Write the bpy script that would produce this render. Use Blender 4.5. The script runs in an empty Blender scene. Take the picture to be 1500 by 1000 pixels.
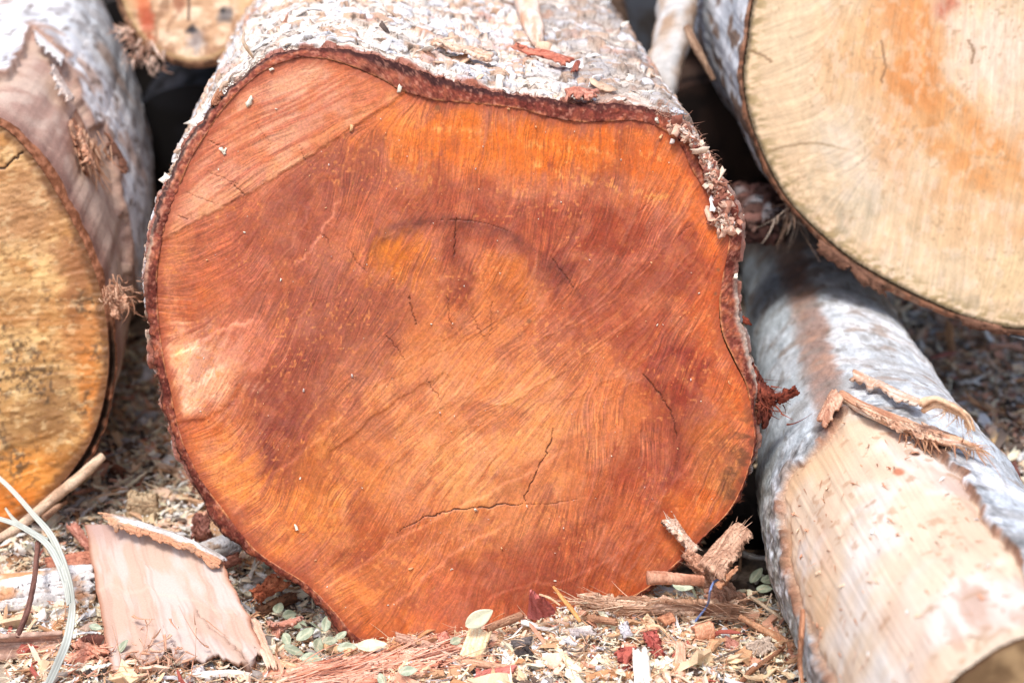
import bpy, math
import numpy as np

# ------------------------------------------------------------------ camera, sky, sun, exposure
F_PX, PITCH, FOCUS = 2500.0, math.radians(21.4), 1.25
sp, cp = math.sin(PITCH), math.cos(PITCH)
FW, UP, RT = np.array([0, cp, -sp]), np.array([0, sp, cp]), np.array([1.0, 0, 0])


def ray(x, y):
    x, y = np.asarray(x, float), np.asarray(y, float)
    return FW + ((x - 750) / F_PX)[..., None] * RT + ((500 - y) / F_PX)[..., None] * UP


TILT = math.radians(14)
N_MAIN = np.array([0, -math.cos(TILT), math.sin(TILT)])
_r = ray(540, 945)
_t = FOCUS * FW.dot(N_MAIN) / _r.dot(N_MAIN)
CAM = np.array([0, 0, -_t * _r[2]])          # the foot of the red log stands at z = 0

sc = bpy.context.scene
cd = bpy.data.cameras.new('camera')
cam = bpy.data.objects.new('camera', cd)
sc.collection.objects.link(cam)
cam.location = CAM
cam.rotation_euler = (math.pi / 2 - PITCH, 0, 0)
cd.sensor_width, cd.sensor_fit = 36, 'HORIZONTAL'
cd.lens = F_PX / 1500 * 36
cd.clip_start, cd.clip_end = 0.02, 500
cd.dof.use_dof = True
cd.dof.focus_distance = FOCUS
cd.dof.aperture_fstop = 5.0
sc.camera = cam

SUN_EL, SUN_AZ = math.radians(66), math.radians(204)     # azimuth: clockwise from +y (overcast, from behind left)
w = bpy.data.worlds.new('World')
sc.world = w
w.use_nodes = True
nt = w.node_tree
sky = nt.nodes.new('ShaderNodeTexSky')
sky.sky_type, sky.sun_disc = 'NISHITA', False
sky.sun_elevation, sky.sun_rotation = SUN_EL, SUN_AZ
sky.dust_density, sky.air_density, sky.ozone_density = 4.0, 1.0, 1.5
nt.nodes['Background'].inputs['Strength'].default_value = 0.115
nt.links.new(sky.outputs[0], nt.nodes['Background'].inputs[0])
sl = bpy.data.lights.new('sun', 'SUN')
sl.energy, sl.angle, sl.color = 1.5, math.radians(14), (1, .97, .93)
so = bpy.data.objects.new('sun', sl)
sc.collection.objects.link(so)
so.rotation_euler = (math.pi / 2 - SUN_EL, 0, math.pi - SUN_AZ)
so.location = (-2, -2, 5)
sc.view_settings.view_transform = 'Standard'
sc.view_settings.look = 'None'
sc.view_settings.exposure = 0.86
sc.view_settings.gamma = 1

# ------------------------------------------------------------------ helpers: noise
rng = np.random.default_rng(7)


def _h(ix, iy, iz, seed):
    h = (ix.astype(np.int64) * 374761393 + iy.astype(np.int64) * 668265263 + iz.astype(np.int64) * 2147483647 + seed * 974634777) & 0xffffffff
    h = ((h ^ (h >> 13)) * 1274126177) & 0xffffffff
    h = ((h ^ (h >> 16)) * 2246822519) & 0xffffffff
    h ^= h >> 15
    return (h & 0xffffff) / float(0x1000000)


def n2(x, y, seed=0):
    x, y = np.broadcast_arrays(np.asarray(x, float), np.asarray(y, float))
    ix, iy = np.floor(x), np.floor(y)
    fx, fy = x - ix, y - iy
    fx, fy = fx * fx * (3 - 2 * fx), fy * fy * (3 - 2 * fy)
    z = np.zeros_like(ix)
    a, b = _h(ix, iy, z, seed), _h(ix + 1, iy, z, seed)
    c, d = _h(ix, iy + 1, z, seed), _h(ix + 1, iy + 1, z, seed)
    return (a + (b - a) * fx) * (1 - fy) + (c + (d - c) * fx) * fy


def fbm2(x, y, o=4, seed=0, g=.5):
    s, a, t = 0, 1, 0
    for k in range(o):
        s = s + a * n2(np.asarray(x) * 2 ** k + 17.3 * k, np.asarray(y) * 2 ** k + 5.1 * k, seed + k)
        t += a
        a *= g
    return s / t


def n3(p, seed=0):
    x, y, z = p[..., 0], p[..., 1], p[..., 2]
    ix, iy, iz = np.floor(x), np.floor(y), np.floor(z)
    fx, fy, fz = [q * q * (3 - 2 * q) for q in (x - ix, y - iy, z - iz)]
    r = 0
    for dz in (0, 1):
        a, b = _h(ix, iy, iz + dz, seed), _h(ix + 1, iy, iz + dz, seed)
        c, d = _h(ix, iy + 1, iz + dz, seed), _h(ix + 1, iy + 1, iz + dz, seed)
        r = r + ((a + (b - a) * fx) * (1 - fy) + (c + (d - c) * fx) * fy) * (fz if dz else 1 - fz)
    return r


def fbm3(p, o=4, seed=0, g=.5):
    s, a, t = 0, 1, 0
    for k in range(o):
        s = s + a * n3(p * 2 ** k + 11.7 * k, seed + k)
        t += a
        a *= g
    return s / t


def cells(x, y, seed=0):
    """jittered cells: nearest distance, gap to the second nearest, id noise, offset to the cell's point"""
    ix, iy = np.floor(x), np.floor(y)
    d1, d2 = np.full(x.shape, 9.), np.full(x.shape, 9.)
    idn, ox, oy = np.zeros(x.shape), np.zeros(x.shape), np.zeros(x.shape)
    z = np.zeros_like(ix)
    for dx in (-1, 0, 1):
        for dy in (-1, 0, 1):
            cx, cy = ix + dx, iy + dy
            qx, qy = cx + _h(cx, cy, z, seed) - x, cy + _h(cx, cy, z + 1, seed) - y
            d = np.hypot(qx, qy)
            m = d < d1
            d2 = np.where(m, d1, np.minimum(d2, d))
            d1 = np.where(m, d, d1)
            idn = np.where(m, _h(cx, cy, z + 2, seed), idn)
            ox, oy = np.where(m, qx, ox), np.where(m, qy, oy)
    return d1, d2 - d1, idn, ox, oy


def ss(a, b, x):
    t = np.clip((x - a) / (b - a), 0, 1)
    return t * t * (3 - 2 * t)


def mix(a, b, t):
    t = np.asarray(t)[..., None] if np.ndim(t) else t
    return a + (np.asarray(b, float) - a) * t


def lin(c):
    c = np.clip(np.asarray(c, float) / 255, 0, 1)
    return np.where(c <= .04045, c / 12.92, ((c + .055) / 1.055) ** 2.4)


def nrm(v):
    return v / (np.linalg.norm(v, axis=-1, keepdims=True) + 1e-12)


def catmull(P, n):
    P = np.asarray(P, float)
    t = np.linspace(0, len(P) - 1, n)
    i = np.clip(np.floor(t).astype(int), 0, len(P) - 2)
    f = (t - i)[:, None]
    p0, p1, p2, p3 = P[np.maximum(i - 1, 0)], P[i], P[i + 1], P[np.minimum(i + 2, len(P) - 1)]
    return .5 * (2 * p1 + (p2 - p0) * f + (2 * p0 - 5 * p1 + 4 * p2 - p3) * f ** 2 + (3 * p1 - p0 - 3 * p2 + p3) * f ** 3)


# ------------------------------------------------------------------ helpers: places
def proj(P):
    d = P - CAM
    z = d @ FW
    return 750 + F_PX * (d @ RT) / z, 500 - F_PX * (d @ UP) / z


def at(x, y, depth):
    return CAM + ray(x, y) * np.asarray(depth, float)[..., None]


class Plane:
    def __init__(s, p0, n):
        s.p0, s.n = np.asarray(p0, float), nrm(np.asarray(n, float))

    def pt(s, x, y):
        r = ray(x, y)
        return CAM + r * ((s.p0 - CAM).dot(s.n) / (r @ s.n))[..., None]


def gz(x, y):
    """height of the ground"""
    x, y = np.asarray(x, float), np.asarray(y, float)
    b = (fbm2(x * 9, y * 9, 4, 50) - .5) * .022
    b = b + .026 * np.exp(-((x - .085) / .085) ** 2 - ((y - 1.06) / .14) ** 2)
    b = b - .012 * np.exp(-((x + .17) / .05) ** 2 - ((y - 1.13) / .07) ** 2)
    return b - .002


def G(x, y, h=0.0):
    """the point over the ground at height h that stands behind photo pixel x, y"""
    r = ray(x, y)
    z = np.zeros(r.shape[:-1])
    for _ in range(5):
        t = (z + h - CAM[2]) / r[..., 2]
        p = CAM + r * t[..., None]
        z = gz(p[..., 0], p[..., 1])
    return p


def PT(c):
    if len(c) == 4:
        return at(c[0], c[1], c[3])
    return G(np.float64(c[0]), np.float64(c[1]), c[2])


# ------------------------------------------------------------------ helpers: materials and meshes
def material(name, rough=.7, spec=.3, scale=900, amount=.25, bump=.2, bscale=1200, sheen=0):
    m = bpy.data.materials.new(name)
    m.use_nodes = True
    t = m.node_tree
    b = t.nodes['Principled BSDF']
    a = t.nodes.new('ShaderNodeAttribute')
    a.attribute_name = 'Col'
    co = t.nodes.new('ShaderNodeTexCoord')
    nz = t.nodes.new('ShaderNodeTexNoise')
    nz.inputs['Scale'].default_value = scale
    nz.inputs['Detail'].default_value = 3
    t.links.new(co.outputs['Object'], nz.inputs['Vector'])
    mr = t.nodes.new('ShaderNodeMapRange')
    mr.inputs['From Min'].default_value, mr.inputs['From Max'].default_value = .25, .75
    mr.inputs['To Min'].default_value, mr.inputs['To Max'].default_value = 1 - amount, 1 + amount
    t.links.new(nz.outputs['Fac'], mr.inputs['Value'])
    mx = t.nodes.new('ShaderNodeVectorMath')
    mx.operation = 'SCALE'
    t.links.new(a.outputs['Color'], mx.inputs[0])
    t.links.new(mr.outputs[0], mx.inputs['Scale'])
    t.links.new(mx.outputs[0], b.inputs['Base Color'])
    nb = t.nodes.new('ShaderNodeTexNoise')
    nb.inputs['Scale'].default_value = bscale
    nb.inputs['Detail'].default_value = 4
    t.links.new(co.outputs['Object'], nb.inputs['Vector'])
    bp = t.nodes.new('ShaderNodeBump')
    bp.inputs['Strength'].default_value = bump
    bp.inputs['Distance'].default_value = .001
    t.links.new(nb.outputs['Fac'], bp.inputs['Height'])
    t.links.new(bp.outputs[0], b.inputs['Normal'])
    b.inputs['Roughness'].default_value = rough
    b.inputs['Specular IOR Level'].default_value = spec
    return m


M_WOOD = material('sawn_wood', .5, .35, 1500, .16, .12, 2200)
M_BARK = material('bark', .92, .12, 700, .24, .5, 900)
M_SCAR = material('peeled_wood', .8, .15, 900, .08, .25, 1500)
M_CHIP = material('wood_chips', .75, .25, 1400, .2, .25, 1800)
M_FIB = material('bark_fibre', .8, .2, 900, .2, .2, 1500)
M_SOIL = material('dusty_soil', .95, .1, 300, .4, .6, 500)
M_LEAF = material('leaf', .55, .4, 700, .12, .1, 900)
M_BAND = material('plastic_band', .35, .5, 200, .04, .02, 300)


def gq(nu, nv, wrap=False, off=0):
    a = np.arange(nu * nv).reshape(nu, nv)
    if wrap:
        a = np.vstack([a, a[:1]])
    return np.stack([a[:-1, :-1], a[1:, :-1], a[1:, 1:], a[:-1, 1:]], -1).reshape(-1, 4) + off


def mk(name, V, Q, col, mat, parent=None, smooth=True, gain=1.0):
    """link one mesh object; col is what the eye sees (0-255), gain turns it into albedo"""
    V = np.ascontiguousarray(np.asarray(V, float).reshape(-1, 3))
    org = .5 * (V.min(0) + V.max(0))
    if parent:
        org = np.array(parent.location) + (np.array(parent.parent.location) if parent.parent else 0)
    me = bpy.data.meshes.new(name)
    n, q = len(V), len(Q)
    me.vertices.add(n)
    me.vertices.foreach_set('co', (V - org).astype(np.float32).ravel())
    me.loops.add(4 * q)
    me.loops.foreach_set('vertex_index', np.asarray(Q, np.int32).ravel())
    me.polygons.add(q)
    me.polygons.foreach_set('loop_start', np.arange(0, 4 * q, 4, dtype=np.int32))
    me.polygons.foreach_set('use_smooth', np.full(q, bool(smooth)))
    me.update(calc_edges=True)
    c = np.ones((n, 4), np.float32)
    c[:, :3] = np.clip(lin(np.broadcast_to(np.asarray(col, float).reshape(-1, 3), (n, 3))) * gain, 0, .86)
    at_ = me.attributes.new('Col', 'FLOAT_COLOR', 'POINT')
    at_.data.foreach_set('color', c.ravel())
    me.materials.append(mat)
    o = bpy.data.objects.new(name, me)
    sc.collection.objects.link(o)
    if parent:
        o.parent = parent
    else:
        o.location = org
    return o


def thing(name, label, cat, loc, group=None):
    o = bpy.data.objects.new(name, None)
    o.empty_display_size = .02
    sc.collection.objects.link(o)
    o.location = loc
    bpy.context.view_layer.update()
    return tag(o, label, cat, group)


def tag(o, label, cat, group=None, kind=None):
    o['label'], o['category'] = label, cat
    if group:
        o['group'] = group
    o['kind'] = kind or 'thing'
    return o


def normals(P, wrap=False):
    if wrap:
        E = np.concatenate([P[-1:], P, P[:1]], 0)
        du = E[2:] - E[:-2]
    else:
        du = np.gradient(P, axis=0)
    return nrm(np.cross(du, np.gradient(P, axis=1)))


def slab(P, th, col, cbot=None):
    """a sheet P (nu, nv, 3) given thickness: verts, quads, colours"""
    nu, nv = P.shape[:2]
    N = normals(P)
    th = np.broadcast_to(np.asarray(th, float), (nu, nv))[..., None]
    V = np.concatenate([(P + N * th / 2).reshape(-1, 3), (P - N * th / 2).reshape(-1, 3)])
    q = gq(nu, nv)
    a = np.arange(nu * nv).reshape(nu, nv)
    rim = np.concatenate([a[:-1, 0], a[-1, :-1], a[:0:-1, -1], a[0, :0:-1]])
    nx = np.roll(rim, -1)
    Q = np.concatenate([q, q[:, ::-1] + nu * nv, np.stack([rim, rim + nu * nv, nx + nu * nv, nx], -1)])
    col = np.broadcast_to(col, (nu, nv, 3)).reshape(-1, 3)
    cb = col if cbot is None else np.broadcast_to(cbot, (nu, nv, 3)).reshape(-1, 3)
    return V, Q, np.concatenate([col, cb])


def join(parts):
    V, Q, C, o = [], [], [], 0
    for v, q, c in parts:
        V.append(v)
        Q.append(q + o)
        C.append(np.broadcast_to(c, (len(v), 3)))
        o += len(v)
    return np.concatenate(V), np.concatenate(Q), np.concatenate(C)


def patch(cs, nu=56, nv=24, rag=(.05, .05, .03, .03), bulge=0, bow=0, rough=.001, seed=1, rf=9, twist=0):
    """a sheet between four corners (u runs 0-1, then 3-2) with torn edges, bulged across v and bowed along u"""
    c = [PT(q) if not isinstance(q, np.ndarray) else q for q in cs]
    u, v = np.meshgrid(np.linspace(0, 1, nu), np.linspace(0, 1, nv), indexing='ij')
    r0 = rag[0] * (n2(v * rf, seed, seed) + .6 * n2(v * rf * 3, seed, seed + 1)) / 1.6
    r1 = rag[1] * (n2(v * rf, seed + 7, seed) + .6 * n2(v * rf * 3, seed + 3, seed + 1)) / 1.6
    s0 = rag[2] * (n2(u * rf, seed + 11, seed) + .6 * n2(u * rf * 3, seed, seed + 4)) / 1.6
    s1 = rag[3] * (n2(u * rf, seed + 17, seed) + .6 * n2(u * rf * 3, seed, seed + 5)) / 1.6
    U, W = r0 + (1 - r0 - r1) * u, s0 + (1 - s0 - s1) * v
    U_, W_ = U[..., None], W[..., None]
    P = (c[0] * (1 - U_) + c[1] * U_) * (1 - W_) + (c[3] * (1 - U_) + c[2] * U_) * W_
    n = nrm(np.cross(c[1] - c[0] + c[2] - c[3], c[3] - c[0] + c[2] - c[1]))
    if n.dot(FW) > 0:
        n = -n
    wid = float(np.linalg.norm(c[3] - c[0] + c[2] - c[1])) / 2
    d = bulge * 4 * W * (1 - W) + bow * 4 * U * (1 - U) + .55 * rough * 2 * (fbm2(U * 3 + seed, W * 2.5, 2, seed) - .5)
    d = d + min(.05 * wid, .0016) * 2 * (fbm2(U * 5 + 2 * n2(W * 4, seed, seed + 6), W * 22 + seed, 3, seed + 8) - .5) + min(.02 * wid, .0006) * (n2(U * 60, W * 50, seed + 12) - .5)
    d = d + twist * (2 * U - 1) * (2 * W - 1)
    return P + n * d[..., None], U, W


def streaks(U, W, c1, c2, seed=1, fu=3, fv=26, c3=None):
    t = fbm2(U * fu, W * fv + 2 * n2(U * 4, W * 3, seed + 9), 4, seed)
    c = mix(np.broadcast_to(np.asarray(c1, float), U.shape + (3,)), c2, ss(.3, .7, t))
    if c3 is not None:
        c = mix(c, c3, ss(.55, .7, fbm2(U * 4 + 9, W * 5, 4, seed + 20)))
    return c * (.9 + .2 * n2(U * 60, W * 60, seed + 2))[..., None]


def piece(name, label, cat, cs, th=.003, c1=(200, 160, 130), c2=(150, 110, 85), c3=None, cb=None, mat=None, gain=1., group=None, fu=3, fv=26, fuzz=0, **k):
    P, U, W = patch(cs, **k)
    edge = np.minimum(np.minimum(U, 1 - U) * 8, np.minimum(W, 1 - W) * 5)
    V, Q, C = slab(P, th * (.35 + .65 * ss(0, .5, edge)), streaks(U, W, c1, c2, k.get('seed', 1), fu, fv, c3), cb)
    if fuzz:                                           # loose fibres lifting off the torn surface
        r = np.random.default_rng(k.get('seed', 1) + 5000)
        N_, D_ = normals(P), nrm(np.gradient(P, axis=0))
        N_ = N_ * np.where((N_ * FW).sum(-1, keepdims=True) > 0, -1, 1)
        i, j = (r.beta(.6, .6, fuzz) * (P.shape[0] - 1)).astype(int), r.integers(0, P.shape[1], fuzz)
        ln = float(np.linalg.norm(P[-1, 0] - P[0, 0]))
        S = P[i, j] + N_[i, j] * th * .5
        sg = np.where(i > P.shape[0] / 2, 1, -1)[:, None]
        f = fibres(S, D_[i, j] * sg + N_[i, j] * r.normal(.12, .12, (fuzz, 1)) + r.normal(0, .12, (fuzz, 3)), ln * r.uniform(.06, .26, fuzz), .00035, .25, np.minimum(np.array(c1) * 1.08, 255), np.array(c2), 6, k.get('seed', 1))
        V, Q, C = join([(V, Q, C), f])
    return tag(mk(name, V, Q, C, mat or M_CHIP, gain=gain), label, cat, group)


def tube(path, rad, n=14, seed=1, rough=.06, ends=True):
    """a tapering, slightly knotty rod along path"""
    P = np.asarray(path, float)
    m = len(P)
    rad = np.interp(np.linspace(0, 1, m), np.linspace(0, 1, len(rad)), rad)
    T = nrm(np.gradient(P, axis=0))
    a = nrm(np.cross(T, np.array([.13, .31, .94])))
    b = np.cross(T, a)
    th = np.linspace(0, 2 * np.pi, n, endpoint=False)
    d = a[:, None] * np.cos(th)[None, :, None] + b[:, None] * np.sin(th)[None, :, None]
    k = 1 + rough * 2 * (fbm2(np.arange(m)[:, None] * .35 + seed, np.cos(th)[None] * 1.5 + 3, 3, seed) - .5) * 2
    if ends:
        k[0], k[-1] = .05, .05
    V = P[:, None] + d * (rad[:, None] * k)[..., None]
    idx = np.arange(m * n).reshape(m, n)
    idx = np.concatenate([idx, idx[:, :1]], 1)
    Q = np.stack([idx[:-1, :-1], idx[:-1, 1:], idx[1:, 1:], idx[1:, :-1]], -1).reshape(-1, 4)
    return V.reshape(-1, 3), Q, m, n


def rod(path, rad, c1, c2, seed=1, n=14, rough=.06, fu=6):
    V, Q, m, n = tube(path, rad, n, seed, rough)
    U, W = np.meshgrid(np.linspace(0, 1, m), np.linspace(0, 1, n), indexing='ij')
    return V, Q, streaks(U, np.abs(W - .5), c1, c2, seed, fu, 12).reshape(-1, 3)


def fibres(S, D, Ln, rad, curl, c1, c2, m=7, seed=3, sag=0):
    """hair-thin splinters: starts S, directions D, lengths Ln"""
    r = np.random.default_rng(seed)
    k = len(S)
    D = nrm(D)
    t = np.linspace(0, 1, m)
    side = nrm(np.cross(D, r.normal(size=(k, 3))))
    P = S[:, None] + D[:, None] * (Ln[:, None] * t)[..., None] + side[:, None] * (curl * r.normal(size=(k, 1)) * Ln[:, None] * t ** 2)[..., None]
    P[..., 2] -= sag * (Ln[:, None] * t ** 2)
    s2 = np.cross(side, D)
    rr = rad * r.uniform(.5, 1.4, (k, 1)) * (1 - .8 * t[None])
    rings = [P + (side * math.cos(a))[:, None] * rr[..., None] * 1.8 + (s2 * math.sin(a))[:, None] * rr[..., None] for a in (0, 2.09, 4.19)]
    V = np.stack(rings, 2)
    i = np.arange(k * m * 3).reshape(k, m, 3)
    i = np.concatenate([i, i[..., :1]], 2)
    Q = np.stack([i[:, :-1, :-1], i[:, :-1, 1:], i[:, 1:, 1:], i[:, 1:, :-1]], -1).reshape(-1, 4)
    c = mix(np.broadcast_to(np.asarray(c1, float), (k, 3)), c2, r.random(k))
    return V.reshape(-1, 3), Q, np.repeat(c, m * 3, 0)


def flakes(pos, X, N, Ln, Wd, Th, curl, col, seed=5, taper=.5, fray=.28, warp=1.0):
    """many small curved chips: centre, length axis, normal, sizes"""
    r = np.random.default_rng(seed)
    k = len(pos)
    nu, nv = 5, 3
    X = nrm(X)
    N = nrm(N - X * (X * N).sum(-1, keepdims=True))
    Y = np.cross(N, X)
    u, v = np.meshgrid(np.linspace(-.5, .5, nu), np.linspace(-.5, .5, nv), indexing='ij')
    u = u[None] + r.normal(0, fray * .3, (k, nu, nv))
    v = v[None] * (1 - taper * r.random((k, 1, 1)) * np.abs(u + .5 * r.choice([-1, 1], (k, 1, 1)))) + r.normal(0, fray * .25, (k, nu, nv))
    z = curl[:, None, None] * Ln[:, None, None] * (u ** 2 - .1) + warp * r.normal(0, .06, (k, nu, nv)) * Wd[:, None, None] + warp * r.normal(0, .5, (k, 1, 1)) * Wd[:, None, None] * v ** 2
    P = pos[:, None, None] + X[:, None, None] * (u * Ln[:, None, None])[..., None] + Y[:, None, None] * (v * Wd[:, None, None])[..., None]
    t = (Th[:, None, None] * (1 - 1.2 * np.abs(u) ** 2))[..., None] * .5
    top, bot = P + N[:, None, None] * (z[..., None] + t), P + N[:, None, None] * (z[..., None] - t)
    V = np.concatenate([top.reshape(k, -1, 3), bot.reshape(k, -1, 3)], 1)
    a = np.arange(nu * nv).reshape(nu, nv)
    q = gq(nu, nv)
    rim = np.concatenate([a[:-1, 0], a[-1, :-1], a[:0:-1, -1], a[0, :0:-1]])
    nx = np.roll(rim, -1)
    q = np.concatenate([q, q[:, ::-1] + nu * nv, np.stack([rim, rim + nu * nv, nx + nu * nv, nx], -1)])
    Q = (q[None] + (np.arange(k) * 2 * nu * nv)[:, None, None]).reshape(-1, 4)
    C = np.repeat(col, 2 * nu * nv, 0) * r.uniform(.9, 1.1, (k * 2 * nu * nv, 1))
    return V.reshape(-1, 3), Q, C


def roll(path, r0, a0, a1, up, nu=90, nv=40, grow=.35, seed=1, rag=.12, th=.0016, fib=.0012):
    """a rolled strip of bark: an open spiral round path, from angle a0 to a1 (degrees, 0 = along up)"""
    P = catmull(path, nu)
    T = nrm(np.gradient(P, axis=0))
    a = nrm(np.asarray(up, float) - T * (T @ np.asarray(up, float))[:, None])
    b = np.cross(T, a)
    u, v = np.meshgrid(np.linspace(0, 1, nu), np.linspace(0, 1, nv), indexing='ij')
    e0, e1 = rag * fbm2(u * 9, 1., 4, seed), rag * fbm2(u * 9, 5., 4, seed + 1)
    W = e0 + (1 - e0 - e1) * v
    th_ = np.radians(a0 + (a1 - a0) * W)
    rad = np.interp(np.linspace(0, 1, nu), np.linspace(0, 1, len(r0)), r0)[:, None] * (1 + grow * W) + fib * (fbm2(u * 5, W * 26, 4, seed + 2) - .5) * 2 + .002 * (fbm2(u * 5, W * 2, 2, seed + 3) - .5)
    G_ = P[:, None] + a[:, None] * (rad * np.cos(th_))[..., None] + b[:, None] * (rad * np.sin(th_))[..., None]
    G_ = G_ + T[:, None] * (.006 * (fbm2(W * 12, u * 2, 3, seed + 4) - .5) * (np.abs(u - .5) * 2) ** 6)[..., None]
    return G_, u, W


# ------------------------------------------------------------------ helpers: sawn faces and bark shells
def by_angle(pts, c, n):
    """outline resampled by angle round c, starting straight down"""
    p = np.asarray(pts, float)
    p = catmull(np.vstack([p, p[:1]]), 1500)
    a = np.arctan2(p[:, 0] - c[0], p[:, 1] - c[1])
    r = np.hypot(p[:, 0] - c[0], p[:, 1] - c[1])
    o = np.argsort(a)
    a, r = a[o], r[o]
    t = np.linspace(0, 2 * np.pi, n, endpoint=False)
    tt = (t + np.pi) % (2 * np.pi) - np.pi
    rr = np.interp(tt, np.concatenate([a - 2 * np.pi, a, a + 2 * np.pi]), np.concatenate([r, r, r]))
    return np.stack([c[0] + rr * np.sin(tt), c[1] + rr * np.cos(tt)], -1)


def inside(px, c, X, Y):
    a = np.arctan2(px[:, 0] - c[0], px[:, 1] - c[1])
    r = np.hypot(px[:, 0] - c[0], px[:, 1] - c[1])
    o = np.argsort(a)
    R = np.interp(np.arctan2(X - c[0], Y - c[1]), np.concatenate([a[o] - 2 * np.pi, a[o], a[o] + 2 * np.pi]), np.tile(r[o], 3))
    return R - np.hypot(X - c[0], Y - c[1])


def lic(seed, ang, L=24, st=1.0, blur=0):
    r = np.random.default_rng(seed)
    ny, nx = ang.shape
    nz = r.random((ny, nx))
    for _ in range(blur):
        nz = (nz + np.roll(nz, 1, 0) + np.roll(nz, -1, 0) + np.roll(nz, 1, 1) + np.roll(nz, -1, 1)) / 5
    dx, dy = np.cos(ang) * st, -np.sin(ang) * st
    iy, ix = np.mgrid[0:ny, 0:nx]
    s = nz.copy()
    for sg in (1, -1):
        x, y = ix.astype(float), iy.astype(float)
        for _ in range(L):
            jx, jy = np.clip(np.rint(x).astype(int), 0, nx - 1), np.clip(np.rint(y).astype(int), 0, ny - 1)
            x, y = x + sg * dx[jy, jx], y + sg * dy[jy, jx]
            jx, jy = np.clip(np.rint(x).astype(int), 0, nx - 1), np.clip(np.rint(y).astype(int), 0, ny - 1)
            s += nz[jy, jx]
    return (s - s.mean()) / s.std()


def afield(X, Y, pts, p=3.0):
    """smooth field of stroke directions from hand-set samples (x, y, degrees)"""
    c = s = 0
    for x, y, d in pts:
        wt = 1 / (((X - x) ** 2 + (Y - y) ** 2) / 1e4 + .05) ** (p / 2)
        c, s = c + wt * math.cos(math.radians(2 * d)), s + wt * math.sin(math.radians(2 * d))
    return .5 * np.arctan2(s, c)


def blobs(col, X, Y, lst, nz):
    for x, y, rx, ry, rot, c, st in lst:
        a = math.radians(rot)
        dx, dy = X - x, Y - y
        p, q = (dx * math.cos(a) - dy * math.sin(a)) / rx, (dx * math.sin(a) + dy * math.cos(a)) / ry
        d = np.sqrt(p * p + q * q) * (1 + .55 * nz)
        col = mix(col, c, st * (1 - ss(.35, 1.25, d)))
    return col


def pline(X, Y, pts, reach, n=40, jit=0, seed=1):
    """slices, distance and side to a smooth polyline, with position along it"""
    p = catmull(pts, n)
    if jit:
        p = p + jit * (np.stack([fbm2(np.arange(n) * .45, seed, 3, seed), fbm2(np.arange(n) * .45, seed + 5, 3, seed + 3)], -1) - .5) * 2
    x0, x1, y0, y1 = p[:, 0].min() - reach, p[:, 0].max() + reach, p[:, 1].min() - reach, p[:, 1].max() + reach
    jx = np.where((X[0] >= x0) & (X[0] <= x1))[0]
    jy = np.where((Y[:, 0] >= y0) & (Y[:, 0] <= y1))[0]
    if len(jx) == 0 or len(jy) == 0:
        return None
    sl_ = (slice(jy[0], jy[-1] + 1), slice(jx[0], jx[-1] + 1))
    x, y = X[sl_], Y[sl_]
    D, S, A = np.full(x.shape, 1e9), np.zeros(x.shape), np.zeros(x.shape)
    for k in range(n - 1):
        a, b = p[k], p[k + 1]
        e = b - a
        t = np.clip(((x - a[0]) * e[0] + (y - a[1]) * e[1]) / (e @ e + 1e-9), 0, 1)
        dx, dy = x - a[0] - t * e[0], y - a[1] - t * e[1]
        d = np.hypot(dx, dy)
        m = d < D
        D = np.where(m, d, D)
        S = np.where(m, np.sign(e[0] * dy - e[1] * dx), S)
        A = np.where(m, (k + t) / (n - 1), A)
    return sl_, D, S, A


def cut_face(name, px, c, plane, step, painter, parent, gain=1.0, mat=None, slack=1.0):
    x0, y0 = px.min(0) - step
    x1, y1 = px.max(0) + step
    X, Y = np.meshgrid(np.arange(x0, x1 + step, step), np.arange(y0, y1 + step, step))
    m = inside(px, c, X, Y) > -slack
    col, h = painter(X, Y)
    P = plane.pt(X, Y) + plane.n * h[..., None]
    q = gq(*X.shape)
    q = q[m.ravel()[q].all(1)][:, ::-1]
    used = np.unique(q)
    mp = np.full(X.size, -1)
    mp[used] = np.arange(len(used))
    return mk(name, P.reshape(-1, 3)[used], mp[q], col.reshape(-1, 3)[used], mat or M_WOOD, parent, gain=gain)


def ring(name, Wp, Bp, plane, painter, parent, m=12, gain=1.0, gap=None, inner=.0012, outer=-.004, back=0.0):
    """the sawn edge of the bark between wood outline Wp and outer outline Bp"""
    n = len(Wp)
    s = np.linspace(0, 1, m)
    g = np.zeros(n) if gap is None else gap
    A = Wp + nrm(Bp - Wp) * g[:, None]
    px = A[:, None] + (Bp - A)[:, None] * s[None, :, None]
    col, h = painter(px[..., 0], px[..., 1], np.broadcast_to(s, (n, m)))
    hh = inner + (outer - inner) * s ** 2
    P = plane.pt(px[..., 0], px[..., 1]) + plane.n * (hh[None] + h)[..., None]
    inn = P[:, :1] - plane.n * .012 - nrm(P[:, 1:2] - P[:, :1]) * .0004           # the edge turns in behind its inner rim
    P2 = np.concatenate([inn, P], 1)
    C2 = np.concatenate([col[:, :1] * .6, col], 1)
    ring.made = mk(name, P2, gq(n, m + 1, True), C2, M_BARK, parent, gain=gain)
    return P[:, -1]


def shell(P, painter, wrap=True):
    """bark over a lofted grid P (around, along): painter gives colour and displacement"""
    N = -normals(P, wrap)
    seg = np.linalg.norm(np.diff(np.concatenate([P, P[:1]], 0), axis=0), axis=-1)[:, :1]
    a = np.concatenate([[0], np.cumsum(seg[:, 0])])[:-1]
    v = np.concatenate([[0], np.cumsum(np.linalg.norm(np.diff(P.mean(0), axis=0), axis=-1))])
    A, V = np.meshgrid(a, v, indexing='ij')
    col, h = painter(P, A, V)
    return P + N * h[..., None], N, col


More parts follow.
